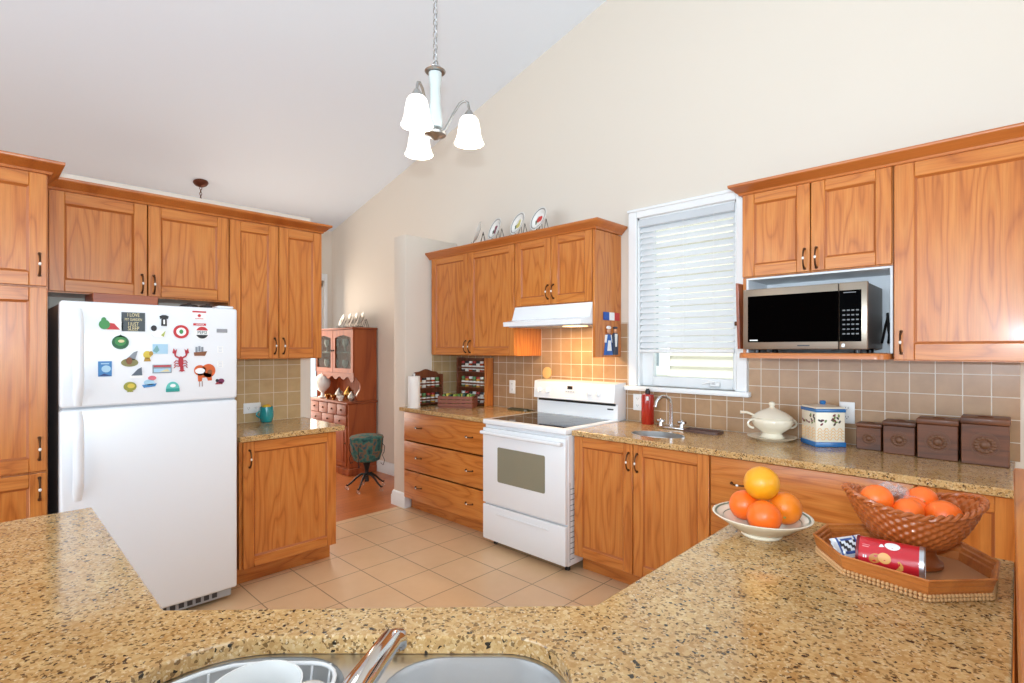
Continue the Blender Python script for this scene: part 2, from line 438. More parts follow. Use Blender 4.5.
# dining end wall with a tall window
b = MB(); fx = -6.45; dy0, dy1, dz0, dz1 = 1.5, 3.185, 0.25, 2.29
b.box(fx-0.14, fx, -3.6, dy0, 0, 2.96).box(fx-0.14, fx, dy1, WA, 0, 2.96).box(fx-0.14, fx, dy0, dy1, 0, dz0).box(fx-0.14, fx, dy0, dy1, dz1, 2.96)
b.build('wall_west', wallp, kind='structure')
b = MB()
for a, c in ((dy0-0.09, dy0), (dy1, dy1+0.035)): b.box(fx, fx+0.02, a, c, dz0-0.09, dz1+0.09, bev=0.004)
b.box(fx, fx+0.02, dy0, dy1, dz1, dz1+0.09, bev=0.004).box(fx, fx+0.03, dy0, dy1, dz0-0.09, dz0, bev=0.004)
for a, c in ((dy0, dy0+0.06), (dy1-0.03, dy1), (2.28, 2.34)): b.box(fx-0.10, fx-0.05, a, c, dz0, dz1)
b.box(fx-0.10, fx-0.05, dy0, dy1, dz0, dz0+0.07).box(fx-0.10, fx-0.05, dy0, dy1, dz1-0.07, dz1)
w2 = b.build('window_2', trimw, kind='structure')
MB().box(fx-0.08, fx-0.074, dy0+0.03, dy1-0.03, dz0+0.04, dz1-0.04).build('window_pane', pane, w2)
# partition behind the fridge run, and the stub wall that ends the range run
MB().box(-4.0, WB, -3.0, 1.80, 0, 2.40, bev=0.004).build('wall_left', wallp, kind='structure')
MB().box(-4.10, -3.92, 2.69, WA, 0, 2.43, bev=0.012, seg=2).build('wall_stub', wallp, kind='structure')
# walls behind the camera, with the openings the daylight comes through
b = MB()
for xa, xb, za, zb in ((-6.6, -6.2, 0, 2.9), (-6.2, -4.4, 0, 0.5), (-6.2, -4.4, 2.6, 3.0), (-4.4, -3.8, 0, 3.4), (-3.8, 0.0, 0, 0.5), (0, 3.5, 0, 4.3)): b.box(xa, xb, -3.6, -3.46, za, zb)
b.prism([(-3.8, 2.9), (0, 2.9), (0, topz(0)), (-3.8, topz(-3.8))], -3.6, -3.46, plane='xz')
b.build('wall_south', wallp, kind='structure')
b = MB(); b.box(3.36, 3.5, -3.6, -1.6, 0, 4.4).box(3.36, 3.5, 2.0, WA, 0, 4.4).box(3.36, 3.5, -1.6, 2.0, 0, 0.5).box(3.36, 3.5, -1.6, 2.0, 2.9, 4.4)
b.build('wall_east', wallp, kind='structure')
# baseboards
BP = [(0, 0), (0.018, 0), (0.018, 0.085), (0.012, 0.095), (0.012, 0.11), (0.006, 0.125), (0, 0.13)]
MB().sweep([(-6.44, WA), (-4.10, WA)], [(0, -1)], BP).build('baseboard_north', trimw, kind='structure')
MB().sweep([(-4.10, WA-0.03), (-4.10, 2.69), (-3.92, 2.69), (-3.92, 2.735)], [(-1, 0), (0, -1), (1, 0)], BP).build('baseboard_stub', trimw, kind='structure')
MB().sweep([(-4.0, -2.9), (-4.0, 1.80), (WB, 1.80)], [(-1, 0), (0, 1)], BP).build('baseboard_left', trimw, kind='structure')
# tiled backsplashes
MB().box(-3.92, -2.01, WA-0.008, WA, 0.902, 1.60).box(-2.01, -1.176, WA-0.008, WA, 0.902, 1.125).box(-1.176, 0.004, WA-0.008, WA, 0.902, 1.40).build('trim_1', splashA, kind='structure')
MB().box(WB, WB+0.008, 1.10, 1.72, 0.90, 1.36).build('trim_2', splashB, kind='structure')
MB().box(-3.92, -3.912, 2.985, WA-0.008, 0.902, 1.36).build('trim_3', splashB, kind='structure')

# window over the counter
b = MB()
cas = 0.067
b.box(wx0-cas, wx0, WA-0.022, WA, 1.15, wz1+0.06, bev=0.005).box(wx1, wx1+cas, WA-0.022, WA, 1.15, wz1+0.06, bev=0.005)
b.box(wx0, wx1, WA-0.022, WA, wz1, wz1+0.06, bev=0.005)
b.box(wx0-cas-0.006, wx1+cas+0.006, WA-0.03, WA, wz1+0.045, wz1+0.066, bev=0.004)
b.box(wx0-0.001, wx0+0.012, WA, WA+0.1, wz0, wz1).box(wx1-0.012, wx1+0.001, WA, WA+0.1, wz0, wz1).box(wx0, wx1, WA, WA+0.1, wz1-0.012, wz1)
fy = WA+0.045
b.box(wx0, wx0+0.095, fy, fy+0.05, wz0, wz1, bev=0.006).box(wx1-0.045, wx1, fy, fy+0.05, wz0, wz1, bev=0.006)
b.box(wx0+0.09, wx1-0.04, fy, fy+0.05, wz0, wz0+0.07, bev=0.006).box(wx0+0.09, wx1-0.04, fy, fy+0.05, wz1-0.06, wz1, bev=0.006)
w1 = b.build('window_1', trimw, kind='structure')
MB().box(wx0+0.08, wx1-0.035, fy+0.02, fy+0.026, wz0+0.06, wz1-0.05).build('window_pane', pane, w1)
MB().box(wx0-cas-0.02, wx1+cas+0.02, WA-0.05, WA+0.05, 1.118, 1.15, bev=0.007, seg=2).build('window_sill', trimw, w1)
b = MB(); b.box(-1.44, -1.37, fy-0.018, fy, 1.165, 1.20, bev=0.006).tube([(-1.405, fy-0.018, 1.19), (-1.40, fy-0.04, 1.20), (-1.43, fy-0.045, 1.196), (-1.47, fy-0.042, 1.185)], [0.007, 0.007, 0.006, 0.008], seg=10)
b.build('crank_handle', plastw, w1)

bl = thing('window_blind', 'white slatted blind lowered over the kitchen window above the small sink', 'blind', (-1.595, WA+0.012, 1.38))
MB().box(-1.927, -1.263, WA-0.012, WA+0.036, 2.265, 2.318, bev=0.004).build('headrail', mat('pale_grey_headrail', (206, 212, 216), 0.4), bl)
slatm = mat('white_blind_slat', (240, 242, 243), 0.45)
b = MB(); ns = 21
for i in range(ns):
    z = 1.435+(2.245-1.435)*i/(ns-1)
    M = tr(-1.595, WA+0.012, z) @ rot('X', 48)
    b.box(-0.330, 0.330, -0.024, 0.024, -0.0016, 0.0016, M=M)
b.build('slats', slatm, bl)
MB().box(-1.925, -1.265, WA-0.010, WA+0.034, 1.385, 1.408, bev=0.005).build('bottom_rail', slatm, bl)
b = MB()
for x in (-1.80, -1.595, -1.39):
    for dy in (-0.014, 0.038): b.tube([(x, WA+dy, 1.40), (x, WA+dy, 2.27)], 0.0012, seg=5)
b.build('cord', plastw, bl)
# the neighbour's house seen through the window
nb = thing('house', "neighbour's pale sided house seen through the kitchen window", 'house', (-2.5, 6.3, -0.5))
sid = mat('cream_vinyl_siding', (238, 232, 216), 0.6)
b = MB()
for i in range(42):
    z = -0.5+0.13*i; b.prism([(6.30, z), (6.335, z+0.13), (6.45, z+0.13), (6.45, z)], -8, 2.0, plane='yz')
b.build('siding', sid, nb)
b = MB(); b.box(-4.55, -3.25, 6.22, 6.31, 1.08, 1.19).box(-4.55, -4.44, 6.22, 6.31, 1.19, 2.3).box(-3.36, -3.25, 6.22, 6.31, 1.19, 2.3).box(-4.44, -3.36, 6.22, 6.31, 2.19, 2.3)
wf = b.build('window_frame', trimw, nb)
MB().box(-4.44, -3.36, 6.26, 6.28, 1.19, 2.19).build('pane', mat('pale_reflecting_pane', (170, 182, 190), 0.1), wf)

# ------------------------------------------------------------------ cabinet parts
def handle(par, F, s, z, vertical=True, L=0.100, label=None):
    if not vertical: L = 0.075
    b = MB(F); n = 9; pts = []; rr = []
    for i in range(n):
        q = -1+2*i/(n-1); o = 0.006+0.024*(1-q*q)**0.6; r = 0.0034+0.0016*abs(q)
        pts.append((s, o, z+q*L/2) if vertical else (s+q*L/2, o, z)); rr.append(r)
    b.tube(pts, rr, 0, 8)
    for q in (-1, 1):
        c = (s, 0.0, z+q*L/2) if vertical else (s+q*L/2, 0.0, z)
        b.cyl(c, (c[0], 0.009, c[2]), 0.0075, 0.006, 0, 10)
    b.ball((s, 0.030, z), 0.006, 1, 10, 6, (1, 1, 1.4) if vertical else (1.4, 1, 1))
    return b.build('handle', [bronze, porc], par)
def door(par, F, s0, s1, z0, z1, hx=None, hz=None, wx=oakx, st=0.062, name='door'):
    g = 0.0015; s0 += g; s1 -= g; z0 += g; z1 -= g; T = 0.02
    b = MB(F)
    b.box(s0, s0+st, 0, T, z0, z1, 0, 0.0025).box(s1-st, s1, 0, T, z0, z1, 0, 0.0025)
    b.box(s0+st, s1-st, 0, T-0.0008, z0, z0+st, 1, 0.0025).box(s0+st, s1-st, 0, T-0.0008, z1-st, z1, 1, 0.0025)
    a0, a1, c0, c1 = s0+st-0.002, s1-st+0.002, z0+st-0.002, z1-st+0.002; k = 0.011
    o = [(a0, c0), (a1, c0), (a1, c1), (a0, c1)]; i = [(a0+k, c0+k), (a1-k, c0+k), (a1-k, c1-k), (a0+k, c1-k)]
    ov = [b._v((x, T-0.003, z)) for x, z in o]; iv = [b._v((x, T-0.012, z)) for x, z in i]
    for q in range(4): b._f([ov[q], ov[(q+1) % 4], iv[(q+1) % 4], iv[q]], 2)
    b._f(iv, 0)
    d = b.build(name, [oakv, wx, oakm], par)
    if hx is not None: handle(d, lambda s, t, z: F(s, t+T, z), hx, hz)
    return d
oakm = mat('oak_bead_painted_shadow', (172, 96, 42), 0.35)  # darker oak: the bead's shadow outline is put into the colour
def drawer(par, F, s0, s1, z0, z1, hs, wx=oakx):
    b = MB(F); b.box(s0+0.0015, s1-0.0015, 0, 0.02, z0+0.004, z1-0.004, 0, 0.004, 2)
    d = b.build('drawer', wx, par)
    for h in hs: handle(d, lambda s, t, z: F(s, t+0.02, z), h, (z0+z1)/2, False)
    return d
def base_cab(label, F, depth, s0, s1, group=None, side=None):
    c = F((s0+s1)/2, -depth/2, 0)
    r = thing('base_cabinet', label, 'cabinet', c, group)
    b = MB(F); t = 0.018
    b.box(s0, s0+t, -depth, 0, 0.11, 0.868).box(s1-t, s1, -depth, 0, 0.11, 0.868)
    b.box(s0+t, s1-t, -depth, -depth+0.01, 0.11, 0.868).box(s0+t, s1-t, -depth, 0, 0.11, 0.128)
    b.box(s0+t, s1-t, -0.02, -0.001, 0.83, 0.868)
    b.build('carcass', oakv, r)
    MB(F).box(s0, s1, -depth, -0.075, 0.0, 0.11, 0, 0.002).build('toe_kick', oakx if F(0, 1, 0)[1] != F(0, 0, 0)[1] else oaky, r)
    return r
def wall_cab(label, F, depth, s0, s1, z0, z1, name='wall_cabinet'):
    r = thing(name, label, 'cabinet', F((s0+s1)/2, -depth/2, z0))
    b = MB(F); t = 0.018
    b.box(s0, s0+t, -depth, 0, z0, z1).box(s1-t, s1, -depth, 0, z0, z1).box(s0+t, s1-t, -depth, 0, z0, z0+t).box(s0+t, s1-t, -depth, 0, z1-t, z1)
    b.box(s0+t, s1-t, -depth, -depth+0.008, z0+t, z1-t)
    b.build('carcass', oakv, r); return r

# --- fridge side (faces +x)
FBu = FB(-3.55); FBb = FB(-3.29); FBp = FB(-3.27)
DT = 2.222
c = wall_cab('oak wall cabinet with two wide doors above the white refrigerator', FBu, 0.308, 0.275, 1.122, 1.70, DT+0.02)
door(c, FBu, 0.278, 0.698, 1.705, DT, 0.672, 1.775, oaky); door(c, FBu, 0.700, 1.120, 1.705, DT, 0.728, 1.775, oaky)
c = wall_cab('tall oak wall cabinet with two narrow doors above the teal mug', FBu, 0.308, 1.124, 1.728, 1.345, DT+0.02)
door(c, FBu, 1.126, 1.427, 1.348, DT, 1.400, 1.43, oaky); door(c, FBu, 1.429, 1.726, 1.348, DT, 1.457, 1.43, oaky)
c = base_cab('oak base cabinet with one wide door right of the refrigerator', FBb, 0.568, 1.10, 1.702)
door(c, FBb, 1.115, 1.700, 0.112, 0.862, 1.152, 0.76, oaky)
p = thing('pantry_cabinet', 'tall oak pantry cabinet left of the refrigerator', 'cabinet', (-3.56, -0.16, 0))
b = MB(FBp); b.box(-0.56, 0.255, -0.588, 0, 0.11, DT+0.02).box(-0.56, 0.255, -0.588, -0.075, 0, 0.11); b.build('carcass', oakv, p)
for z0, z1, hz in ((1.70, DT, 1.80), (0.845, 1.695, 0.95), (0.115, 0.838, 0.765)):
    door(p, FBp, -0.15, 0.253, z0, z1, 0.225, hz, oaky); door(p, FBp, -0.555, -0.152, z0, z1, -0.527, hz, oaky)
def crown_prof(z): return [(0, z-0.002), (0.010, z), (0.014, z+0.010), (0.022, z+0.014), (0.040, z+0.034), (0.052, z+0.040), (0.055, z+0.046), (0.055, z+0.056), (0, z+0.056)]
MB().sweep([(-3.27+0.02, -0.56), (-3.27+0.02, 0.257), (-3.468, 0.257)], [(1, 0), (0, 1)], crown_prof(DT)).build('crown_moulding', crownm, label='oak crown moulding along the top of the tall pantry cabinet', cat='moulding')
MB().sweep([(-3.53, 0.262), (-3.53, 1.722), (-3.855, 1.722)], [(1, 0), (0, 1)], crown_prof(DT)).build('crown_moulding', crownm, label='oak crown moulding over the cabinets above the refrigerator and teal mug', cat='moulding')
def counter(poly, label, holes=(), z0=0.869, z1=0.90):
    return MB().prism(poly, z0, z1, 0, 'xy', holes, bev=0.004).build('countertop', gran, label=label, cat='countertop', sharp=18)
counter(rrect(WB+0.001, -3.235, 1.085, 1.745, [0.012, 0.002, 0.002, 0.012], 3), 'short granite countertop beside the refrigerator under the teal mug')

# --- range side (faces -y)
FAu = FA(2.98); FAb = FA(2.667)
c = base_cab('oak base cabinet with three full-width drawers left of the white range', FAb, 0.565, -3.90, -2.80)
for z0, z1 in ((0.615, 0.866), (0.360, 0.611), (0.112, 0.356)): drawer(c, FAb, -3.875, -2.802, z0, z1, (-3.66, -3.01))
c = base_cab('oak base cabinet with two tall doors right of the range under the small sink', FAb, 0.565, -2.018, -1.145)
door(c, FAb, -2.016, -1.596, 0.112, 0.864, -1.622, 0.76); door(c, FAb, -1.594, -1.147, 0.112, 0.864, -1.566, 0.76)
c = base_cab('wide oak drawer cabinet behind the bowl of citrus fruit', FAb, 0.565, -1.143, -0.300)
for z0, z1 in ((0.615, 0.866), (0.360, 0.611), (0.112, 0.356)): drawer(c, FAb, -1.141, -0.302, z0, z1, (-0.995, -0.44))
c = base_cab('narrow oak base cabinet at the right end behind the wicker basket', FAb, 0.565, -0.298, 0.0)
door(c, FAb, -0.296, -0.002, 0.112, 0.864)
counter([(-3.915, 2.625), (-2.795, 2.625), (-2.795, WA-0.009), (-3.915, WA-0.009)], 'granite countertop left of the range under the spice racks')
bsink = [(x, y) for x, y in circ(-1.555, 2.86, 0.165, 0.115, 30)]
counter([(-2.016, 2.625), (-0.012, 2.625), (-0.012, WA-0.009), (-2.016, WA-0.009)], 'long granite countertop below the window with the small bar sink', [bsink])
# upper cabinets over the range
UT = 2.242
c = wall_cab('oak wall cabinet with two tall doors above the spice racks', FAu, 0.307, -3.905, -2.835, 1.355, UT+0.02)
door(c, FAu, -3.895, -3.385, 1.358, UT, -3.412, 1.43); door(c, FAu, -3.383, -2.837, 1.358, UT, -3.356, 1.43)
c = wall_cab('oak wall cabinet with two short doors above the range hood', FAu, 0.307, -2.833, -2.098, 1.735, UT+0.02)
door(c, FAu, -2.831, -2.468, 1.738, UT, -2.494, 1.83); door(c, FAu, -2.466, -2.100, 1.738, UT, -2.440, 1.83)
MB(FAu).box(-2.097, -2.075, -0.307, 0.02, 1.352, UT-0.013, 0, 0.003).build('panel', oakv, label='long oak side panel at the right end of the range hood cabinet', cat='panel')
CT = UT+0.02
MB().sweep([(-3.918, 2.96), (-2.073, 2.96), (-2.073, 3.28)], [(0, -1), (1, 0)], crown_prof(UT-0.01)).prism([(-3.90, 2.95), (-2.08, 2.95), (-2.08, 3.28), (-3.90, 3.28)], CT+0.001, CT+0.024).build('crown_moulding', crownm, label='oak crown moulding over the range wall cabinets under the display plates', cat='moulding')
# upper cabinets right of the window
c = wall_cab('oak wall cabinet with two small doors above the microwave', FAu, 0.307, -1.10, -0.420, 1.80, UT+0.04)
door(c, FAu, -1.098, -0.761, 1.803, UT+0.022, -0.787, 1.87); door(c, FAu, -0.759, -0.422, 1.803, UT+0.022, -0.733, 1.87)
c2 = thing('microwave_shelf', 'white open niche with an oak shelf board holding the microwave', 'shelf', (-0.76, 3.12, 1.36))
b = MB(FAu); b.box(-1.085, -0.42, -0.307, -0.30, 1.39, 1.798).box(-1.082, -1.072, -0.30, -0.002, 1.39, 1.798).box(-0.432, -0.422, -0.30, -0.002, 1.39, 1.798).box(-1.072, -0.432, -0.30, -0.002, 1.788, 1.798)
b.build('niche_lining', melam, c2)
MB(FAu).box(-1.10, -1.083, -0.307, 0.0, 1.36, 1.798).build('side_panel', oakv, c2)
MB().prism(rrect(-1.09, -0.425, 2.86, 3.28, [0.002, 0.002, 0.05, 0.05]), 1.362, 1.39, bev=0.006).build('shelf_board', crownm, c2)
c = wall_cab('large oak wall cabinet with one wide door right of the microwave', FAu, 0.307, -0.418, 0.30, 1.355, UT+0.04)
door(c, FAu, -0.416, 0.10, 1.358, UT+0.022, -0.388, 1.44, st=0.075)
MB().sweep([(-1.102, 3.28), (-1.102, 2.96), (0.30, 2.96)], [(-1, 0), (0, -1)], crown_prof(UT+0.012)).build('crown_moulding', crownm, label='oak crown moulding over the cabinets right of the window', cat='moulding')
# thin board on the flank of the microwave niche
b = MB(); b.prism([(2.950, 1.41), (3.03, 1.41), (3.03, 1.77), (2.922, 1.77), (2.932, 1.60)], -1.118, -1.103, 0, 'yz', bev=0.003)
pb = b.build('cutting_board', redwood, label='thin dark wooden board hung on the left flank of the microwave niche', cat='board', loc=(-1.11, 2.98, 1.41))
MB().cyl((-1.118, 2.945, 1.55), (-1.130, 2.945, 1.55), 0.012, m=0, seg=12).build('knob', bronze, pb)

# ------------------------------------------------------------------ near counter, sink, half wall
U = Vector((0.719, 0.695, 0)); D = Vector((-0.695, 0.719, 0))
def ld(l, d): return (U.x*l+D.x*d, U.y*l+D.y*d)
LDM = Matrix(((U.x, D.x, 0, 0), (U.y, D.y, 0, 0), (0, 0, 1, 0), (0, 0, 0, 1)))
OUT = [(-2.155, -0.38), (-0.753, -0.38), (-0.008, 0.343), (-0.008, 1.745), (-0.61, 1.745), (-0.607, 0.868), (-1.203, 0.265), (-2.155, 0.275)]
hole = [ld(*p) for p in rrect(-0.600, 0.092, 0.46, 0.932, [0.11, 0.19, 0.12, 0.11], 8)]
counter(OUT, 'large foreground granite countertop with the double sink and fruit', [hole])
IN = [(-2.13, -0.36), (-0.76, -0.36), (-0.02, 0.36), (-0.02, 1.72), (-0.585, 1.72), (-0.585, 0.85), (-1.19, 0.24), (-2.13, 0.25)]
nc = thing('base_cabinet', 'oak cabinet run under the large foreground granite countertop', 'cabinet', (-0.8, 0.3, 0))
b = MB()
n = len(IN)
for i in range(n):
    p, q = Vector(IN[i]), Vector(IN[(i+1) % n]); e = (q-p).normalized(); nn = Vector((-e.y, e.x))*0.018
    b.prism([tuple(p), tuple(q), tuple(q+nn), tuple(p+nn)], 0.10, 0.868)
b.build('carcass', oakv, nc)
MB().prism([(-2.10, -0.33), (-0.77, -0.33), (-0.05, 0.38), (-0.05, 1.66), (-0.66, 1.66), (-0.66, 0.88), (-1.22, 0.17), (-2.07, 0.17)], 0, 0.10).build('toe_kick', oakx, nc)
# double sink
sk = thing('kitchen_sink', 'double bowl stainless sink set under the foreground countertop', 'sink', (*ld(-0.25, 0.66), 0.68))
FL = rrect(-0.615, 0.107, 0.445, 0.947, 0.12, 8)
bl1 = rrect(-0.592, -0.268, 0.47, 0.924, [0.10, 0.18, 0.11, 0.10], 8); bl2 = rrect(-0.210, 0.084, 0.47, 0.924, 0.10, 8)
MB().prism(FL, 0.862, 0.868, holes=[bl1, bl2], M=LDM).build('rim', steel, sk)
def bowl(poly, depth):
    cx = sum(p[0] for p in poly)/len(poly); cy = sum(p[1] for p in poly)/len(poly)
    b = MB(); rows = []
    for k, z in ((1.0, 0.866), (0.99, 0.855), (0.955, 0.868-depth+0.03), (0.90, 0.868-depth+0.006), (0.80, 0.868-depth), (0.14, 0.868-depth-0.006)):
        rows.append([b._v((*ld(cx+(x-cx)*k, cy+(y-cy)*k), z)) for x, y in poly])
    for r0, r1 in zip(rows, rows[1:]):
        for i in range(len(poly)): b._f([r0[i], r0[(i+1) % len(poly)], r1[(i+1) % len(poly)], r1[i]], 0)
    b._f(rows[-1], 1)
    return b.build('bowl', [mat('flash_lightened_sink_steel', (222, 222, 222), 0.34, 0.72), dgrey], sk, recalc=False)  # paler, less metallic steel copy; flash brightness put into its colour
bowl(bl1, 0.17); bowl(bl2, 0.19)
fa = thing('kitchen_faucet', 'chrome kitchen faucet reaching over the double sink', 'faucet', (*ld(-0.205, 0.405), 0.90))
b = MB(); b.cyl((*ld(-0.205, 0.37), 0.90), (*ld(-0.205, 0.37), 0.925), 0.028, 0.024, 0, 24, 0.004); b.build('base', chrome, fa)
b = MB(); P = [ld(-0.205, 0.37)+(0.92,), ld(-0.204, 0.38)+(0.975,), ld(-0.199, 0.43)+(1.010,), ld(-0.190, 0.50)+(1.021,), ld(-0.176, 0.60)+(1.025,), ld(-0.162, 0.70)+(1.021,), ld(-0.158, 0.725)+(1.010,), ld(-0.1575, 0.728)+(1.0,)]
b.tube(P, [0.019, 0.019, 0.0185, 0.018, 0.0165, 0.0145, 0.0135, 0.0125], 0, 18); b.build('spout', chrome, fa)
b = MB(); b.tube([ld(-0.19, 0.36)+(0.95,), ld(-0.15, 0.35)+(0.965,), ld(-0.10, 0.345)+(0.985,)], [0.008, 0.007, 0.009], 0, 10); b.build('lever', chrome, fa)
# wire dish rack in the left bowl with a white bowl and a scrubber
coat = mat('white_coated_wire', (240, 240, 240), 0.35)
b = MB(); RK = rrect(-0.575, -0.288, 0.49, 0.895, [0.05, 0.15, 0.03, 0.03], 5)
b.tube([ld(*p)+(0.874,) for p in RK], 0.0035, 0, 8, True)
RK2 = rrect(-0.54, -0.32, 0.53, 0.85, 0.03, 4); b.tube([ld(*p)+(0.742,) for p in RK2], 0.003, 0, 6, True)
for l in (-0.50, -0.46, -0.42, -0.38, -0.34, -0.31):
    b.tube([ld(l, 0.895 if l > -0.45 else 0.865)+(0.874,), ld(l, 0.85)+(0.742,), ld(l, 0.53)+(0.742,), ld(l, 0.49)+(0.874,)], 0.0022, 0, 6)
for d in (0.57, 0.64, 0.71, 0.78):
    b.tube([ld(-0.288, d)+(0.874,), ld(-0.32, d)+(0.742,), ld(-0.54, d)+(0.742,), ld(-0.575, d)+(0.874,)], 0.0022, 0, 6)
b.build('dish_rack', coat, label='white coated wire dish rack in the left sink bowl', cat='dish rack')
b = MB(); pr = [(0, 0), (0.035, 0), (0.04, 0.004), (0.058, 0.06), (0.067, 0.136), (0.069, 0.140), (0.066, 0.140), (0.055, 0.06), (0.036, 0.009), (0, 0.007)]
c0 = ld(-0.40, 0.818)
b.lathe(pr, (*c0, 0.7447), 40); b.build('bowl', plastw, label='white plastic bowl standing in the dish rack of the sink', cat='bowl', loc=(*c0, 0.7447))
sb = thing('dish_brush', 'clear headed dish brush with an orange handle in the dish rack', 'brush', (*ld(-0.305, 0.74), 0.86))
MB().tube([ld(-0.325, 0.77)+(0.885,), ld(-0.325, 0.72)+(0.883,), ld(-0.312, 0.66)+(0.878,), ld(-0.306, 0.56)+(0.875,)], [0.012, 0.010, 0.008, 0.009], 0, 10).build('handle', mat('orange_rubber', (226, 112, 48), 0.4), sb)
MB().ball((*ld(-0.315, 0.80), 0.884), 0.026, 0, 16, 10, (1, 1.25, 0.45)).build('head', mat('milky_clear_plastic', (222, 222, 222), 0.2, coat=0.5), sb)
# half wall at the right end with its oak cap
MB().box(0.004, 0.12, 0.55, 1.76, 0, 1.085).build('wall_half', wallp, kind='structure')
MB().prism([(0.001, 0.54), (0.135, 0.54), (0.135, 1.79), (-0.010, 1.79)], 1.085, 1.118, bev=0.006).build('trim_4', oaky, kind='structure')
MB().box(-0.008, 0.12, 1.761, 1.782, 0, 1.084).build('trim_5', oakv, kind='structure')

# ------------------------------------------------------------------ refrigerator
f = thing('refrigerator', 'white top-freezer refrigerator covered with magnets', 'refrigerator', (-3.5, 0.667, 0))
FF = FB(-3.22)
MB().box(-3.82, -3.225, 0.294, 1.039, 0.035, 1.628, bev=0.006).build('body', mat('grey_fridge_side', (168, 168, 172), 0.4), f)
def fdoor(nm, z0, z1):
    b = MB(FF); b.box(0.288, 1.045, 0, 0.07, z0, z1, 0, 0.013, 3)
    return b.build(nm, fridgew, f)
d1 = fdoor('freezer_door', 1.137, 1.634); d2 = fdoor('fridge_door', 0.078, 1.127)
MB(FF).box(0.296, 1.037, -0.004, 0.05, 1.127, 1.137).build('gasket', lgrey, f)
def fhandle(par, z0, z1):
    b = MB(FF); n = 14; pts = []; 
    for i in range(n):
        q = i/(n-1); o = 0.072+0.040*min(1, 5*q, 5*(1-q)); pts.append((o, z0+(z1-z0)*q))
    ring = []
    for o, z in pts: ring.append([b._v((s, t, z)) for s, t in ((0.330, o-0.022), (0.336, o-0.004), (0.346, o), (0.356, o), (0.366, o-0.004), (0.372, o-0.022))])
    for a, c in zip(ring, ring[1:]):
        for k in range(6): b._f([a[k], a[(k+1) % 6], c[(k+1) % 6], c[k]], 0)
    b._f(ring[0], 0); b._f(ring[-1], 0)
    b.build('handle', fridgew, par, sharp=50)
fhandle(d1, 1.145, 1.60); fhandle(d2, 0.70, 1.12)
b = MB(FF); b.box(0.30, 1.03, -0.03, 0.02, 0.02, 0.072, 0, 0.006)
for i in range(16): b.box(0.33+0.04*i, 0.355+0.04*i, 0.02, 0.023, 0.035, 0.06, 1)
b.build('grille', [lgrey, dgrey], f)
MB(FF).box(0.95, 1.03, -0.06, 0.055, 1.6345, 1.648, 0, 0.005).build('hinge_cover', fridgew, f)
for x in (-3.75, -3.28):
    for y in (0.34, 0.99): MB().cyl((x, y, 0.0), (x, y, 0.05), 0.02, m=0, seg=12).build('foot', dgrey, f)
MB(FF).box(0.938, 0.992, 0.0705, 0.0725, 1.500, 1.520, 0, 0.001).build('badge', mat('grey_badge', (150, 152, 158), 0.35, 0.5), d1)

XM = -3.22+0.0702
def fm(px, py):
    u = (px-512)/524.6; v = (349-py)/524.6
    k = XM/(0.719*u-0.695); return ((0.695*u+0.719)*k, 1.41+v*k)
def cz(cx, cy): return fm(60+cx/5.389, 290+cy/5.389)
GM = 'refrigerator magnets'
MSC = {395: (1.0, 1.5), 540: (1.06, 1.65), 550: (1.12, 1.2), 242: (1.05, 1.4), 775: (1.38, 1.4), 752: (1.2, 1.3), 750: (1.3, 1.35)}
def magnet(name, label, cx, cy, fn, mats):
    s, z = cz(cx, cy); fs, fz = MSC.get(cx, (1.25, 1.45)); b = MB(lambda q, t, h: (XM+0.0006+t, s+q*fs, z+h*fz)); fn(b)
    b.build(name, mats, label=label, cat='magnet', group=GM, loc=(XM+0.0006, s, z))
def rec(b, w, h, m=0, t0=0, t1=0.003, x=0, z=0, r=0):
    M = tr(x, 0, z) @ rot('Y', r); b.box(-w/2, w/2, t0, t1, -h/2, h/2, m, M=M)
def dsc(b, rx, ry, m=0, t0=0, t1=0.004, x=0, z=0, n=24): b.prism(circ(x, z, rx, ry, n), t0, t1, m, 'xz')
def ply(b, pts, m=0, t0=0, t1=0.004): b.prism(pts, t0, t1, m, 'xz')
def txt(b, t, size, x, z, m, th=0.0046): b.text(t, size, tr(x, th, z) @ rot('X', 90) @ Matrix.Diagonal((1, 1, -1, 1)), m)
mg = lambda n, c: mat('magnet_'+n, c, 0.45)
RED, GRN, WHT, BLU, YEL, BRN, TEAL, BLK, GRY, ORG_, PNK, LBL, CRM, NVY = (mg('red', (196, 42, 48)), mg('green', (58, 140, 70)), mg('white', (244, 244, 242)), mg('blue', (60, 130, 190)), mg('yellow', (214, 190, 70)), mg('brown', (130, 78, 44)), mg('teal', (38, 150, 140)), mg('black', (34, 34, 36)), mg('grey', (136, 142, 150)), mg('orange', (206, 92, 36)), mg('pink', (214, 110, 124)), mg('pale_blue', (168, 206, 228)), mg('cream', (224, 210, 160)), mg('navy', (36, 56, 110)))
signm = mg('slate', (66, 74, 78))
def f_sign(b):
    rec(b, 0.096, 0.062)
    for i, t in enumerate(('I LOVE', 'MY GARDEN', 'I JUST', 'SLEEP')): txt(b, t, (0.017, 0.0125, 0.017, 0.019)[i], 0, 0.022-0.0148*i, 1, 0.0034)
magnet('fridge_magnet', 'dark slate rectangular magnet with four lines of cream lettering', 395, 172, f_sign, [signm, CRM])
def f_gr(b): rec(b, 0.052, 0.036, 2, x=0.014); dsc(b, 0.017, 0.016, 0, 0.002, 0.007, -0.018, 0.002); dsc(b, 0.008, 0.010, 0, 0.002, 0.008, -0.020, 0.016); ply(b, [(-0.012, -0.014), (0.030, -0.014), (0.012, 0.006), (-0.004, 0.008)], 1, 0.003, 0.006)
magnet('fridge_magnet', 'white card magnet with a green and red figure left of the slate sign', 270, 190, f_gr, [GRN, RED, WHT])
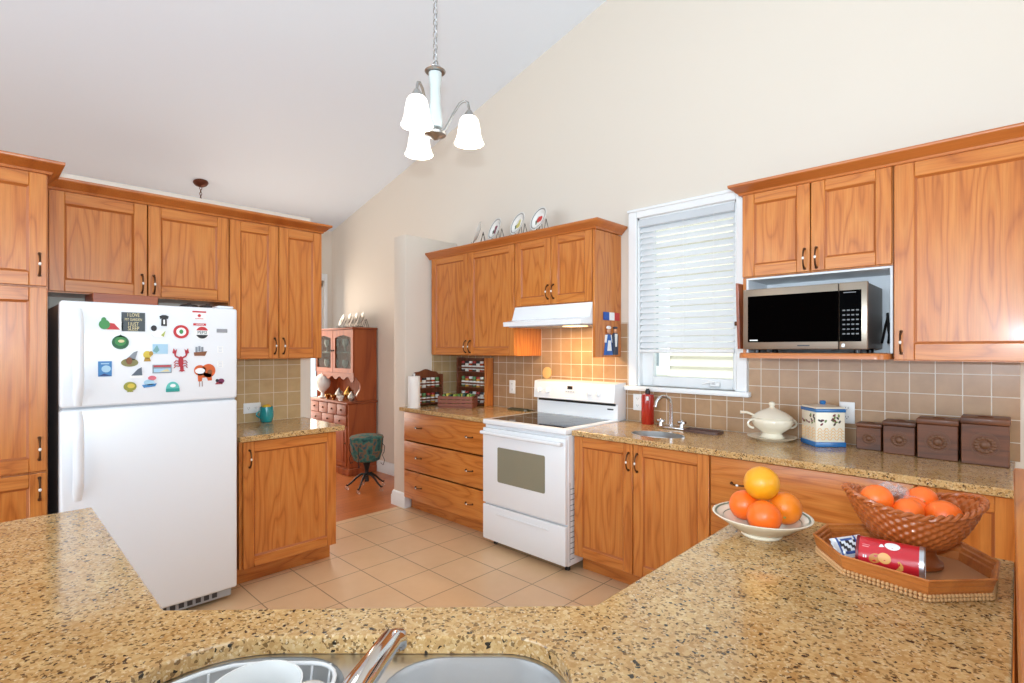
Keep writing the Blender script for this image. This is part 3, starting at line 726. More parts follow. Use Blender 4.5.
def f_ball(b): dsc(b, 0.027, 0.023); dsc(b, 0.018, 0.015, 1, 0.004, 0.006, 0.0, 0.003); dsc(b, 0.010, 0.005, 2, 0.006, 0.008, 0.002, 0.004); ply(b, [(-0.012, 0.016), (0.0, 0.026), (0.010, 0.020), (0.012, 0.012)], 0)
magnet('fridge_magnet', 'round dark green magnet below the slate sign', 325, 282, f_ball, [mg('dark_green', (30, 96, 56)), GRN, CRM])
def f_orn(b): dsc(b, 0.028, 0.014, 0, z=-0.012); ply(b, [(-0.016, -0.006), (0.018, -0.002), (0.026, 0.028), (0.012, 0.022)], 1); dsc(b, 0.010, 0.012, 2, 0.004, 0.007, -0.002, -0.006)
magnet('fridge_magnet', 'brown and olive figure magnet under the round dark green one', 375, 372, f_orn, [mg('olive', (134, 130, 78)), GRY, BRN])
def f_yel(b): dsc(b, 0.014, 0.013, 0, z=0.004); dsc(b, 0.007, 0.008, 1, 0.003, 0.006, 0.012, 0.008); ply(b, [(-0.008, -0.006), (-0.012, -0.019), (0.012, -0.019), (0.008, -0.006)], 1)
magnet('fridge_magnet', 'small yellow figure magnet left of the pale blue card', 470, 355, f_yel, [YEL, mg('ochre', (180, 140, 50))])
def f_lb(b): rec(b, 0.062, 0.030); ply(b, [(-0.031, -0.006), (-0.014, 0.012), (-0.004, -0.004), (-0.016, -0.012)], 1, 0.003, 0.0042)
magnet('fridge_magnet', 'pale blue landscape card magnet left of the red lobster', 540, 318, f_lb, [LBL, mg('sea_green', (120, 168, 170))])
def f_ph(b): rec(b, 0.050, 0.052); dsc(b, 0.017, 0.012, 1, 0.003, 0.0042, 0.004, 0.0); ply(b, [(-0.024, -0.024), (-0.004, -0.016), (0.024, -0.024)], 2, 0.003, 0.0044); rec(b, 0.03, 0.004, 1, 0.003, 0.0044, z=0.018)
magnet('fridge_magnet', 'square blue picture magnet nearest the refrigerator handle', 242, 425, f_ph, [BLU, LBL, NVY])
def f_pk(b): rec(b, 0.074, 0.036, 0); rec(b, 0.066, 0.006, 1, 0.003, 0.0042, z=0.012); rec(b, 0.066, 0.016, 2, 0.003, 0.0042, z=-0.006); ply(b, [(-0.01, -0.012), (0.03, -0.012), (0.02, 0.0)], 3, 0.0042, 0.005)
magnet('fridge_magnet', 'grey card magnet with a red strip below the pale blue card', 550, 425, f_pk, [GRY, RED, LBL, CRM])
def f_fin(b): ply(b, [(-0.018, -0.010), (0.018, -0.010), (0.016, 0.018), (0.004, 0.012)], 0); rec(b, 0.044, 0.010, 1, z=-0.014)
magnet('fridge_magnet', 'grey shark fin magnet left of the grey card', 413, 445, f_fin, [mg('slate_grey', (90, 100, 112)), WHT])
def f_yg(b): dsc(b, 0.021, 0.016); dsc(b, 0.012, 0.008, 1, 0.004, 0.006, 0.003, 0.002); rec(b, 0.02, 0.003, 0, z=-0.017)
magnet('fridge_magnet', 'oval olive yellow magnet lowest at the left', 377, 520, f_yg, [mg('olive_yellow', (150, 148, 50)), YEL])
def f_bt(b): ply(b, [(-0.024, -0.010), (-0.018, -0.020), (0.020, -0.016), (0.026, -0.006)], 0); dsc(b, 0.018, 0.010, 1, z=-0.002); dsc(b, 0.014, 0.008, 2, x=0.010, z=0.013)
magnet('fridge_magnet', 'blue boat magnet with a pink top beside the teal dome', 480, 495, f_bt, [BLU, LBL, PNK])
def f_dm(b): ply(b, [(0.024*math.cos(PI*i/14), 0.026*math.sin(PI*i/14)-0.012) for i in range(15)], 0); rec(b, 0.048, 0.012, 1, z=-0.016, t1=0.005); dsc(b, 0.010, 0.006, 2, 0.004, 0.006, 0, 0.0)
magnet('fridge_magnet', 'teal dome shaped magnet below the red lobster', 607, 515, f_dm, [mg('light_teal', (96, 190, 180)), TEAL, WHT])
def f_lob(b):
    dsc(b, 0.009, 0.020, 0, z=-0.006, t1=0.007); dsc(b, 0.006, 0.012, 0, x=0.004, z=-0.030, t1=0.006); ply(b, [(-0.008, -0.040), (0.016, -0.040), (0.006, -0.030)], 0)
    for sx in (-1, 1):
        b.tube([(sx*0.006, 0.003, 0.008), (sx*0.018, 0.003, 0.014), (sx*0.022, 0.003, 0.022)], 0.003, 0, 6)
        ply(b, [(sx*0.018, 0.020), (sx*0.030, 0.026), (sx*0.026, 0.042), (sx*0.020, 0.034), (sx*0.014, 0.040)], 0, 0, 0.006)
        for k in range(3): b.tube([(sx*0.006, 0.003, -0.004-0.009*k), (sx*0.018, 0.003, -0.002-0.009*k), (sx*0.024, 0.002, -0.010-0.009*k)], 0.0018, 0, 5)
magnet('fridge_magnet', 'red lobster magnet with raised claws', 650, 378, f_lob, [mg('lobster_red', (176, 34, 48))])
def f_cow(b): dsc(b, 0.024, 0.013, 0, z=-0.008); dsc(b, 0.010, 0.010, 1, 0.002, 0.005, -0.016, 0.012); ply(b, [(0.008, -0.012), (0.024, 0.004), (0.018, -0.018)], 2, 0.003, 0.006)
magnet('fridge_magnet', 'white and black figure magnet right of the slate sign', 530, 225, f_cow, [WHT, BLK, mg('lime', (170, 180, 90))])
def f_sh(b): ply(b, [(-0.016, 0.012), (-0.006, 0.016), (0.006, 0.016), (0.016, 0.012), (0.013, 0.002), (0.009, 0.004), (0.010, -0.022), (-0.010, -0.022), (-0.009, 0.004), (-0.013, 0.002)], 0); rec(b, 0.006, 0.016, 1, 0.004, 0.005, z=-0.008); dsc(b, 0.007, 0.005, 1, z=0.024)
magnet('fridge_magnet', 'black shirt shaped magnet under a white chef hat', 560, 160, f_sh, [BLK, WHT])
def f_rb(b): dsc(b, 0.028, 0.024, 0); dsc(b, 0.018, 0.015, 1, 0.004, 0.005); dsc(b, 0.007, 0.008, 2, 0.005, 0.006)
magnet('fridge_magnet', 'red ringed oval badge magnet with a small green leaf', 652, 225, f_rb, [RED, WHT, GRN])
def f_pp(b):
    dsc(b, 0.027, 0.025, 0, t1=0.003)
    for sg, m in ((1, 1), (-1, 2)):
        ply(b, [(0.024*math.cos(a), sg*0.022*math.sin(a)) for a in [math.radians(22+136*i/12) for i in range(13)]], m, 0.003, 0.0042)
    txt(b, 'PEPSI', 0.0165, 0, 0, 3, 0.0036)
magnet('fridge_magnet', 'round bottle cap magnet lettered across the middle', 765, 230, f_pp, [WHT, RED, BLK, mg('dark_letter', (34, 64, 60))])
def f_ca(b): rec(b, 0.052, 0.034, 0, t1=0.002); rec(b, 0.050, 0.006, 1, 0.002, 0.003, z=0.014); dsc(b, 0.006, 0.006, 1, 0.002, 0.003, 0, -0.001); rec(b, 0.03, 0.002, 1, 0.002, 0.003, z=-0.013)
magnet('fridge_magnet', 'white card magnet with red writing and a red emblem', 750, 137, f_ca, [WHT, RED])
def f_rs(b): rec(b, 0.050, 0.009); txt(b, 'CANADA', 0.0075, 0, 0, 1, 0.0034)
magnet('fridge_magnet', 'narrow red strip magnet over the round bottle cap one', 752, 186, f_rs, [RED, WHT])
def f_shp(b): ply(b, [(-0.024, -0.006), (-0.022, -0.019), (0.018, -0.019), (0.026, -0.002)], 0); [rec(b, 0.008, 0.020, 1, x=-0.014+0.011*k, z=0.004+0.003*(k == 1)) for k in range(3)]
magnet('fridge_magnet', 'brown sailing ship magnet with grey sails', 755, 327, f_shp, [BRN, GRY])
def f_lion(b):
    dsc(b, 0.024, 0.026, 0, x=0.016, z=0.012); dsc(b, 0.020, 0.020, 0, x=-0.014, z=0.014); ply(b, [(-0.022, 0.004), (0.026, 0.004), (0.028, -0.026), (0.014, -0.026), (0.010, -0.014), (-0.006, -0.014), (-0.008, -0.028), (-0.020, -0.028)], 0)
    dsc(b, 0.017, 0.011, 1, 0.004, 0.006, -0.014, 0.012); dsc(b, 0.008, 0.008, 2, 0.004, 0.006, 0.020, 0.008)
    for x in (-0.016, -0.006): b.tube([(x, 0.002, -0.028), (x, 0.002, -0.048)], 0.0012, 2, 5)
magnet('fridge_magnet', 'large orange brown animal magnet with a white oval', 775, 452, f_lion, [ORG_, WHT, BRN])
def f_dog(b): dsc(b, 0.012, 0.009, 0, x=0.006); dsc(b, 0.006, 0.006, 1, x=-0.010, z=0.002); ply(b, [(-0.018, -0.012), (0.012, -0.012), (0.008, -0.004), (-0.012, -0.004)], 2)
magnet('fridge_magnet', 'tiny purple and red magnet right of the orange animal', 860, 490, f_dog, [mg('plum', (116, 40, 80)), BLK, mg('deep_red', (150, 40, 50))])
for cy, lb in ((320, 'faint white notice sticker under the grey badge'), (400, 'faint white notice sticker lowest at the right edge')):
    s, z = cz(863, cy); b = MB(lambda q, t, h: (XM+0.0006+t, s+q, z+h)); rec(b, 0.028, 0.036, 0, t1=0.0008)
    for k in range(4): rec(b, 0.020-0.003*(k % 2), 0.0022, 1, 0.0008, 0.0012, z=0.012-0.008*k)
    b.build('sticker', [WHT, mg('faint_print', (186, 196, 210))], label=lb, cat='sticker', group='door stickers', loc=(XM+0.0006, s, z))
# on top of the fridge
MB().box(-3.56, -3.30, 0.425, 0.700, 1.6305, 1.690, bev=0.003).build('wooden_box', redwood, label='low reddish wooden box lying on top of the refrigerator', cat='box')
for y, lb in ((0.86, 'left of two dark round lids on the refrigerator top'), (0.955, 'right of two dark round lids on the refrigerator top')):
    MB().lathe([(0, 0), (0.045, 0), (0.047, 0.006), (0.047, 0.022), (0.040, 0.030), (0.012, 0.034), (0.010, 0.038), (0, 0.038)], (-3.36, y, 1.6285), 24).build('jar_lid', black, label=lb, cat='lid', group='dark lids on the refrigerator', loc=(-3.36, y, 1.6285))

# ------------------------------------------------------------------ range
st = thing('kitchen_range', 'white electric range with a black glass cooktop', 'stove', (-2.395, 2.9, 0))
FS = FA(2.60)
x0, x1 = -2.783, -2.026
b = MB(); b.box(x0, x1, 2.602, 3.25, 0.045, 0.868, 0, 0.004)
for x in (x0+0.05, x1-0.05):
    for y in (2.66, 3.2): b.cyl((x, y, 0), (x, y, 0.05), 0.018, m=1, seg=12)
for i in range(14): b.box(x1-0.0005, x1+0.0012, 2.624, 2.664, 0.085+0.034*i, 0.0885+0.034*i, 2)
b.box(x1-0.0005, x1+0.001, 2.618, 2.6205, 0.07, 0.57, 2)
b.build('body', [whitee, black, dgrey], st)
b = MB(FS); b.box(x0+0.002, x1-0.002, 0, 0.026, 0.052, 0.300, 0, 0.006, 2)
b.prism([(x0+0.10, 0.262), (x1-0.10, 0.262), (x1-0.14, 0.243), (x0+0.14, 0.243)], 0.026, 0.034, 0, 'xz', M=Matrix(((1, 0, 0, 0), (0, 1, 0, 0), (0, 0, 1, 0), (0, 0, 0, 1))), bev=0.004) if False else None
b.box(x0+0.14, x1-0.14, 0.024, 0.031, 0.242, 0.258, 0, 0.004, 2)
b.build('storage_drawer', whitee, st)
od = MB(FS); od.box(x0+0.002, x1-0.002, 0, 0.026, 0.312, 0.848, 0, 0.006, 2); od = od.build('oven_door', whitee, st)
ovg = mat('grey_green_glass_reflection_tint', (138, 136, 116), 0.07, spec=0.8)  # glass colour lightened and warmed to carry the tan reflection
MB(FS).prism(rrect(-2.628, -2.193, 0.478, 0.722, 0.012, 4), 0.026, 0.0285, 0, 'xz').build('oven_window', ovg, od)
b = MB(FS); b.tube([(x0+0.012, 0.052, 0.816), (-2.395, 0.062, 0.816), (x1-0.012, 0.052, 0.816)], 0.013, 0, 12)
for x in (x0+0.03, x1-0.03): b.box(x-0.014, x+0.014, 0.024, 0.052, 0.806, 0.828, 0, 0.004)
b.build('handle', whitee, od)
b = MB(); b.box(x0-0.001, x1+0.001, 2.574, 3.19, 0.872, 0.908, 0, 0.008, 3); b.box(x0+0.05, x1-0.05, 2.62, 3.13, 0.9075, 0.9095, 1, 0.0008)
ringm = mat('cooktop_ring_grey', (60, 62, 66), 0.12)
for cx, cy, r in ((-2.59, 2.76, 0.10), (-2.20, 2.76, 0.085), (-2.59, 3.00, 0.075), (-2.20, 3.00, 0.10)):
    b.prism(circ(cx, cy, r, n=36), 0.9095, 0.9098, 2, holes=[circ(cx, cy, r-0.003, n=36)])
b.build('cooktop', [whitee, blackg, ringm], st)
b = MB(); b.prism([(3.17, 0.90), (3.28, 0.90), (3.28, 1.168), (3.195, 1.168), (3.135, 1.160), (3.125, 1.03), (3.17, 1.02)], x0+0.004, x1-0.004, 0, 'yz', bev=0.004)
b.box(x0+0.02, x1-0.02, 3.165, 3.172, 1.006, 1.020, 1)
bg = b.build('control_panel', [whitee, black], st)
FK = lambda s, t, z: (s, 3.128-t+0.012*((z-1.03)/0.13-0.0)*1.0-0.002, z)
for kx in (-2.722, -2.636, -2.244, -2.164):
    b = MB(lambda s, t, z: FK(kx+s, t, z)); b.prism(circ(0, 1.090, 0.020, n=24), 0.0, 0.014, 0, 'xz', bev=0.003); b.box(-0.005, 0.005, 0.012, 0.026, 1.072, 1.108, 0, 0.002)
    b.build('knob', whitee, bg)
b = MB(FK); b.box(-2.47, -2.37, -0.001, 0.003, 1.078, 1.14, 0, 0.001).box(-2.446, -2.398, 0.003, 0.004, 1.108, 1.132, 1)
for i in range(4): b.box(-2.462+0.022*i, -2.446+0.022*i, 0.003, 0.0045, 1.086, 1.094, 2)
b.build('display', [plastw, black, lgrey], bg)
MB(FA(3.17)).box(-2.115, -2.065, -0.001, 0.002, 0.975, 0.985).build('badge', dgrey, bg)
# hood
hd = thing('range_hood', 'white range hood under the short cabinets over the range', 'range hood', (-2.46, 3.06, 1.575))
MB().prism([(2.965, 1.733), (3.285, 1.733), (3.285, 1.585), (2.835, 1.580), (2.832, 1.612), (2.93, 1.632)], -2.832, -2.099, 0, 'yz', bev=0.003).build('shell', whitee, hd)
MB().box(-2.80, -2.13, 2.86, 3.25, 1.574, 1.581).build('filter_panel', lgrey, hd)
MB().box(-2.35, -2.20, 2.95, 3.05, 1.570, 1.5745, bev=0.002).build('lamp_lens', mat('hood_lamp_lens', (255, 214, 150), 0.4, emit=4), hd)
l = bpy.data.lights.new('hood_lamp', 'AREA'); l.shape = 'RECTANGLE'; l.size = 0.3; l.size_y = 0.1; l.energy = 6.0; l.color = (1, 0.66, 0.32)
lo = bpy.data.objects.new('hood_lamp', l); COL.objects.link(lo); lo.location = (-2.40, 3.02, 1.565)
# microwave
mw = thing('microwave', 'stainless microwave with a black glass door on the oak shelf', 'microwave', (-0.775, 3.03, 1.39))
mx0, mx1, mz0, mz1 = -1.052, -0.497, 1.408, 1.722
b = MB(); b.box(mx0+0.004, mx1-0.004, 2.88, 3.24, mz0+0.002, mz1-0.003, 0, 0.004)
for x in (mx0+0.05, mx1-0.05):
    for y in (2.91, 3.2): b.cyl((x, y, 1.3905), (x, y, mz0+0.005), 0.016, m=1, seg=12)
b.build('body', [mat('dark_steel_case', (128, 120, 112), 0.35, 0.9), black], mw)
FM = FA(2.88); sx = -0.612
b = MB(FM); b.box(mx0, sx-0.001, 0, 0.030, mz0, mz1, 0, 0.004, 2); b.box(mx0+0.025, sx-0.001, 0.030, 0.0315, 1.445, 1.685, 1, 0.0005)
b.box(mx0+0.035, mx0+0.075, 0.0315, 0.032, 1.452, 1.458, 2); b.box(-0.79, -0.735, 0.030, 0.031, 1.424, 1.430, 3)
b.build('door', [steelm, mat('microwave_black_glass', (4, 3, 3), 0.06, spec=0.0), plastw, dgrey], mw)
b = MB(FM); b.box(sx+0.001, mx1, 0, 0.030, mz0, mz1, 0, 0.004, 2); b.box(sx+0.003, mx1-0.024, 0.030, 0.0315, 1.445, 1.685, 1, 0.0005)
for r in range(6):
    for c_ in range(4): b.box(sx+0.016+0.018*c_, sx+0.027+0.018*c_, 0.0315, 0.032, 1.478+0.022*r, 1.484+0.022*r, 2)
b.box(sx+0.02, sx+0.07, 0.0315, 0.032, 1.672, 1.676, 2)
cp = b.build('control_panel', [steelm, mat('microwave_black_panel', (7, 7, 8), 0.15, spec=0.0), mat('grey_button_print', (118, 120, 124), 0.5)], mw)
MB(FM).box(sx+0.012, sx+0.026, 0.030, 0.033, 1.418, 1.436, 0, 0.003).build('open_button', steel, cp)
MB().tube([(-0.487, 3.13, 1.44), (-0.463, 3.08, 1.53), (-0.452, 3.05, 1.58), (-0.449, 3.06, 1.50), (-0.455, 3.10, 1.44), (-0.452, 3.13, 1.53), (-0.446, 3.17, 1.56), (-0.450, 3.2, 1.45)], 0.006, 0, 8).build('power_cord', black, mw)

# ------------------------------------------------------------------ chandelier and ceiling fittings
CX, CY = -1.667, 1.286
CZT = ceil_z(CX)
ch = thing('chandelier', 'chandelier with three frosted bell shades hanging by a chain from the sloped ceiling', 'light', (CX, CY, CZT))
CR = rot('Y', -math.degrees(math.atan(0.249)))
MB().lathe([(0, -0.035), (0.02, -0.033), (0.055, -0.012), (0.062, 0.004), (0, 0.004)], (CX, CY, CZT-0.004), 28, 0, CR).build('canopy', nickel, ch)
def chain(b, x, y, z0, z1, L=0.030, wd=0.009, r=0.0017, m=0):
    n = int((z1-z0)/(L*0.78)); st_ = (z1-z0)/n
    for i in range(n):
        z = z0+st_*(i+0.5); pts = []
        for k in range(12):
            a = 2*PI*k/12; p, q = wd*math.cos(a), L/2*math.sin(a)
            pts.append((x+p, y, z+q) if i % 2 else (x, y+p, z+q))
        b.tube(pts, r, m, 5, True)
b = MB(); chain(b, CX, CY, 2.552, CZT-0.035); b.build('chain', nickel, ch)
MB().tube([(CX+0.003, CY, 2.53), (CX+0.003, CY, CZT-0.03)], 0.0016, 0, 5).build('cord', lgrey, ch)
b = MB(); b.lathe([(0, 2.525), (0.026, 2.525), (0.029, 2.520), (0.042, 2.512), (0.038, 2.507), (0.0, 2.507)], (CX, CY, 0), 24)
b.tube([(CX+0.016*math.cos(a), CY, 2.537+0.016*math.sin(a)) for a in [2*PI*i/14 for i in range(14)]], 0.0025, 0, 6, True)
b.build('top_cap', nickel, ch)
frost = mat('frosted_white_glass', (188, 195, 193), 0.25, coat=0.4)
MB().lathe([(0.0, 2.507), (0.026, 2.505), (0.025, 2.48), (0.020, 2.44), (0.022, 2.38), (0.030, 2.31), (0.026, 2.288), (0, 2.287)], (CX, CY, 0), 28).build('column', frost, ch)
MB().lathe([(0, 2.288), (0.016, 2.286), (0.018, 2.272), (0.044, 2.266), (0.042, 2.258), (0.018, 2.250), (0.010, 2.242), (0, 2.238)], (CX, CY, 0), 28).build('hub', nickel, ch)
shadem = mat('lit_frosted_shade', (255, 250, 242), 0.4, emit=1.6)
for k, (lx, dp) in enumerate(((0.133, 0.017), (-0.0445, -0.153), (-0.0886, 0.137))):
    dx, dy = U.x*lx+D.x*dp, U.y*lx+D.y*dp
    P = lambda q, z: (CX+dx*q, CY+dy*q, z)
    a = MB(); a.tube([P(0.10, 2.262), P(0.30, 2.285), P(0.52, 2.345), P(0.72, 2.390), P(0.86, 2.402), P(0.96, 2.395), P(1.0, 2.372), P(1.0, 2.36)], 0.0052, 0, 10)
    a = a.build('arm', nickel, ch)
    zt = 2.362
    MB().lathe([(0, zt+0.004), (0.010, zt+0.002), (0.022, zt-0.018), (0.027, zt-0.030), (0.0, zt-0.026)], P(1, 0), 24).build('shade_holder', nickel, a)
    MB().lathe([(0.012, zt-0.024), (0.030, zt-0.026), (0.038, zt-0.038), (0.044, zt-0.068), (0.048, zt-0.098), (0.055, zt-0.120), (0.060, zt-0.130), (0.058, zt-0.131), (0.052, zt-0.120), (0.045, zt-0.098), (0.041, zt-0.068), (0.034, zt-0.038), (0.012, zt-0.028)], P(1, 0), 32).build('lamp_shade', shadem, a)
    pl = bpy.data.lights.new('chandelier_bulb', 'POINT'); pl.energy = 2.0; pl.color = (1, 0.86, 0.68); pl.shadow_soft_size = 0.03
    po = bpy.data.objects.new('chandelier_bulb', pl); COL.objects.link(po); po.location = P(1, zt-0.11)
# hanging fitting seen over the partition
px, py = -5.89, 1.61; pz = ceil_z(px)
pd = thing('pendant_light', 'bronze ceiling canopy and chain of the lamp beyond the refrigerator wall', 'light', (px, py, pz))
copper = mat('dark_copper', (104, 62, 46), 0.4, 0.8)
MB().lathe([(0, -0.05), (0.02, -0.045), (0.055, -0.024), (0.068, -0.004), (0.066, 0.004), (0, 0.004)], (px, py, pz-0.004), 24, 0, CR).build('canopy', copper, pd)
b = MB(); chain(b, px, py, pz-0.62, pz-0.05, 0.034, 0.010, 0.003); b.build('chain', copper, pd)
MB().lathe([(0, 0), (0.03, 0.0), (0.19, -0.20), (0.20, -0.22), (0.185, -0.21), (0.02, -0.02), (0, -0.02)], (px, py, pz-0.62), 28).build('lamp_shade', frost, pd)

# ------------------------------------------------------------------ things on the range-side counter
CTZ = 0.9005
def one(b, name, mats, label, cat, loc=None, group=None): return b.build(name, mats, label=label, cat=cat, loc=loc, group=group)
b = MB(); c = (-3.80, 2.70, CTZ)
t = thing('paper_towel_roll', 'white paper towel roll standing at the left end of the range counter', 'paper towel', c)
MB().lathe([(0.02, 0.008), (0.052, 0.008), (0.053, 0.012), (0.053, 0.268), (0.052, 0.272), (0.02, 0.272)], c, 32).build('roll', paper, t)
MB().lathe([(0, 0), (0.056, 0), (0.056, 0.006), (0.008, 0.008), (0.008, 0.285), (0.013, 0.292), (0, 0.298)], c, 20).build('holder', plastw, t)
# spice racks
lidc = [mat('jar_lid_'+n, c, 0.4) for n, c in (('white', (236, 234, 228)), ('black', (40, 38, 38)), ('red', (176, 50, 40)), ('green', (90, 140, 84)))]
spc = [mat('spice_'+n, c, 0.8) for n, c in (('paprika', (170, 66, 34)), ('herb', (104, 112, 62)), ('pepper', (70, 56, 46)), ('turmeric', (206, 152, 56)), ('salt', (232, 226, 214)), ('cinnamon', (136, 86, 52)))]
labm = mat('jar_paper_label', (238, 236, 226), 0.6)
def jar(loc, face, k, label, group, r=0.019, h=0.088):
    t = thing('spice_jar', label, 'jar', loc, group)
    MB().lathe([(0, 0), (r, 0.001), (r, h*0.72), (r*0.8, h*0.8), (0, h*0.8)], loc, 14).build('jar', spc[k % 6], t)
    b = MB()
    b.lathe([(r+0.0006, h*0.18), (r+0.0006, h*0.58)], loc, 14); b.build('paper_label', labm, t)
    MB().lathe([(0, h*0.79), (r*0.95, h*0.79), (r*0.97, h*0.98), (r*0.9, h), (0, h)], loc, 14).build('lid', lidc[(k*7+k//3) % 4], t)
F1 = lambda s, q, z: (-3.915+q+0.004, s, CTZ+z)          # small rack against the stub wall
r1 = thing('spice_rack', 'small dark spice rack with a scalloped top against the tiled end wall', 'spice rack', (-3.86, 2.905, CTZ))
sa, sb2 = 2.765, 3.045
b = MB(F1)
tp = [(sa, 0.285), (sa, 0), (sb2, 0), (sb2, 0.285)]+[(sb2-(sb2-sa)*i/14, 0.285+0.035*math.sin(PI*i/14)**0.8+0.006*math.cos(4*PI*i/14)) for i in range(1, 14)]
b.prism(tp, 0.0, 0.008, 0, 'xz'); b.build('back_panel', rackw, r1)
for y in (sa, sb2-0.012): MB(F1).box(y, y+0.012, 0.0085, 0.085, 0.0, 0.28, bev=0.002).build('side_panel', rackw, r1)
for z in (0.012, 0.150): MB(F1).box(sa+0.013, sb2-0.013, 0.0085, 0.08, z, z+0.010).build('shelf', rackw, r1)
for z in (0.05, 0.19): MB(F1).box(sa+0.013, sb2-0.013, 0.078, 0.084, z, z+0.014).build('rail', rackw, r1)
for row, z in enumerate((0.0225, 0.1605)):
    for i in range(5):
        jar(F1(sa+0.040+0.050*i, 0.044, z), 'x', i+row*3, 'jar on the %s shelf of the small scalloped spice rack' % ('lower', 'upper')[row], 'jars on the %s shelf of the small rack' % ('lower', 'upper')[row])
F2 = lambda s, q, z: (s, WA-0.010-q, CTZ+z)
r2 = thing('spice_rack', 'large brown spice rack with three shelves against the tiled range wall', 'spice rack', (-3.61, 3.22, CTZ))
sa, sb2 = -3.80, -3.40
MB(F2).box(sa, sb2, 0.0, 0.006, 0.0, 0.425).build('back_panel', rackw, r2)
for x, m_ in ((sa, rackw), (sb2-0.018, oakv)): MB(F2).box(x, x+0.018, 0.0065, 0.10, 0, 0.43, bev=0.002).build('side_panel', m_, r2)
for z in (0.012, 0.150, 0.292): MB(F2).box(sa+0.019, sb2-0.019, 0.0065, 0.095, z, z+0.010).build('shelf', rackw, r2)
for z in (0.052, 0.190, 0.332): MB(F2).box(sa+0.019, sb2-0.019, 0.092, 0.098, z, z+0.014).build('rail', rackw, r2)
for row, z in enumerate((0.0225, 0.1605, 0.3025)):
    for i in range(7):
        nm = ('bottom', 'middle', 'top')[row]
        jar(F2(sa+0.048+0.0505*i, 0.050, z), 'y', i*2+row, 'jar on the %s shelf of the large brown spice rack' % nm, 'jars on the %s shelf of the large rack' % nm, 0.0205, 0.095)
# wooden box of packets
bx = thing('wooden_crate', 'low reddish slatted wooden box of packets in front of the spice racks', 'box', (-3.54, 2.98, CTZ))
M = tr(-3.54, 2.98, CTZ) @ rot('Z', 33)
b = MB(); b.box(-0.15, 0.15, -0.085, 0.085, 0.0, 0.010, M=M)
for i in range(3):
    z = 0.012+0.031*i
    b.box(-0.15, 0.15, -0.092, -0.084, z, z+0.028, M=M, bev=0.002).box(-0.15, 0.15, 0.084, 0.092, z, z+0.028, M=M, bev=0.002)
    b.box(-0.156, -0.148, -0.092, 0.092, z, z+0.028, M=M, bev=0.002).box(0.148, 0.156, -0.092, 0.092, z, z+0.028, M=M, bev=0.002)
b.build('crate', mat('reddish_crate_wood', (134, 76, 56), 0.5), bx)
b = MB()
for x in (-0.158, 0.158): b.tube([tuple(M @ Vector((x, -0.03, 0.09))), tuple(M @ Vector((x*1.06, 0, 0.10))), tuple(M @ Vector((x, 0.03, 0.09)))], 0.003, 0, 6)
b.build('handle', iron, bx)
pc = [mat('packet_'+n, c, 0.4) for n, c in (('green', (92, 136, 60)), ('yellow', (208, 186, 70)), ('dark_green', (44, 78, 60)), ('lime', (160, 178, 70)))]
for i in range(9):
    x = -0.125+0.031*i; Mk = M @ tr(x, random.uniform(-0.03, 0.03), 0.0125) @ rot('Y', random.uniform(-3, 3)+8) @ rot('Z', random.uniform(-6, 6))
    b = MB(); b.box(-0.010, 0.010, -0.045, 0.045, 0, 0.105+random.uniform(-0.006, 0.012), i % 4, 0.004, 2, M=Mk).box(-0.0112, 0.0112, -0.025, 0.025, 0.05, 0.075, (i+1) % 4, 0.001, M=Mk)
    one(b, 'packet', pc, ('green and yellow packet filed in the reddish wooden box'), 'packet', group='packets in the wooden box')
b = MB(); b.prism(rrect(-3.115, -2.885, 3.145, 3.225, 0.035, 6), CTZ, CTZ+0.008, bev=0.002).prism(rrect(-3.105, -2.895, 3.155, 3.215, 0.03, 6), CTZ+0.008, CTZ+0.014, holes=[rrect(-3.095, -2.905, 3.165, 3.205, 0.02, 6)], bev=0.002)
b.box(-2.89, -2.84, 3.178, 3.192, CTZ+0.006, CTZ+0.014, bev=0.003)
one(b, 'spoon_rest', mat('dark_olive_glaze', (72, 66, 40), 0.3, coat=0.4), 'flat dark olive spoon rest on the counter beside the range', 'spoon rest')
b = MB(); b.lathe([(0, -0.005), (0.044, -0.005), (0.047, -0.002), (0.047, 0.004), (0.040, 0.006), (0, 0.005)], (0, 0, 0), 28, 0, tr(-2.765, 3.272, 1.216) @ rot('X', 84))
one(b, 'trivet', mat('pale_cork_wood', (226, 176, 110), 0.6), 'round pale wooden trivet leaning on the tiles behind the range', 'trivet')
# outlets
def outlet(F, s, z, label, horizontal=False, sw=False):
    w_, h_ = (0.115, 0.072) if horizontal else (0.072, 0.115)
    t = thing('wall_outlet', label, 'outlet', F(s, 0, z-h_/2))
    b = MB(F); b.box(s-w_/2, s+w_/2, 0.0005, 0.006, z-h_/2, z+h_/2, 0, 0.003, 2); b.build('plate', plastw, t)
    for q in (-1, 1):
        cx, cz_ = (s+q*0.024, z) if horizontal else (s, z+q*0.024)
        b = MB(F); b.prism(rrect(cx-0.015, cx+0.015, cz_-0.015, cz_+0.015, 0.009, 5), 0.006, 0.0072, 0, 'xz')
        if not sw:
            for e in (-0.006, 0.006): b.box(cx+e-0.001, cx+e+0.001, 0.0072, 0.0076, cz_-0.002, cz_+0.007, 1)
            b.prism(circ(cx, cz_-0.008, 0.0022, n=10), 0.0072, 0.0076, 1, 'xz')
        b.build('socket', [plastw, slot], t)
TA = FA(WA-0.008); TB = FB(WB+0.008)
outlet(TA, -3.165, 1.082, 'white wall outlet on the tiles left of the range')
outlet(TA, -1.935, 1.035, 'white wall outlet behind the red soap bottle')
outlet(TA, -0.665, 1.068, 'white double wall outlet between the painted canister and the wooden boxes')
outlet(TB, 1.372, 0.998, 'white sideways wall outlet behind the teal mug', True)
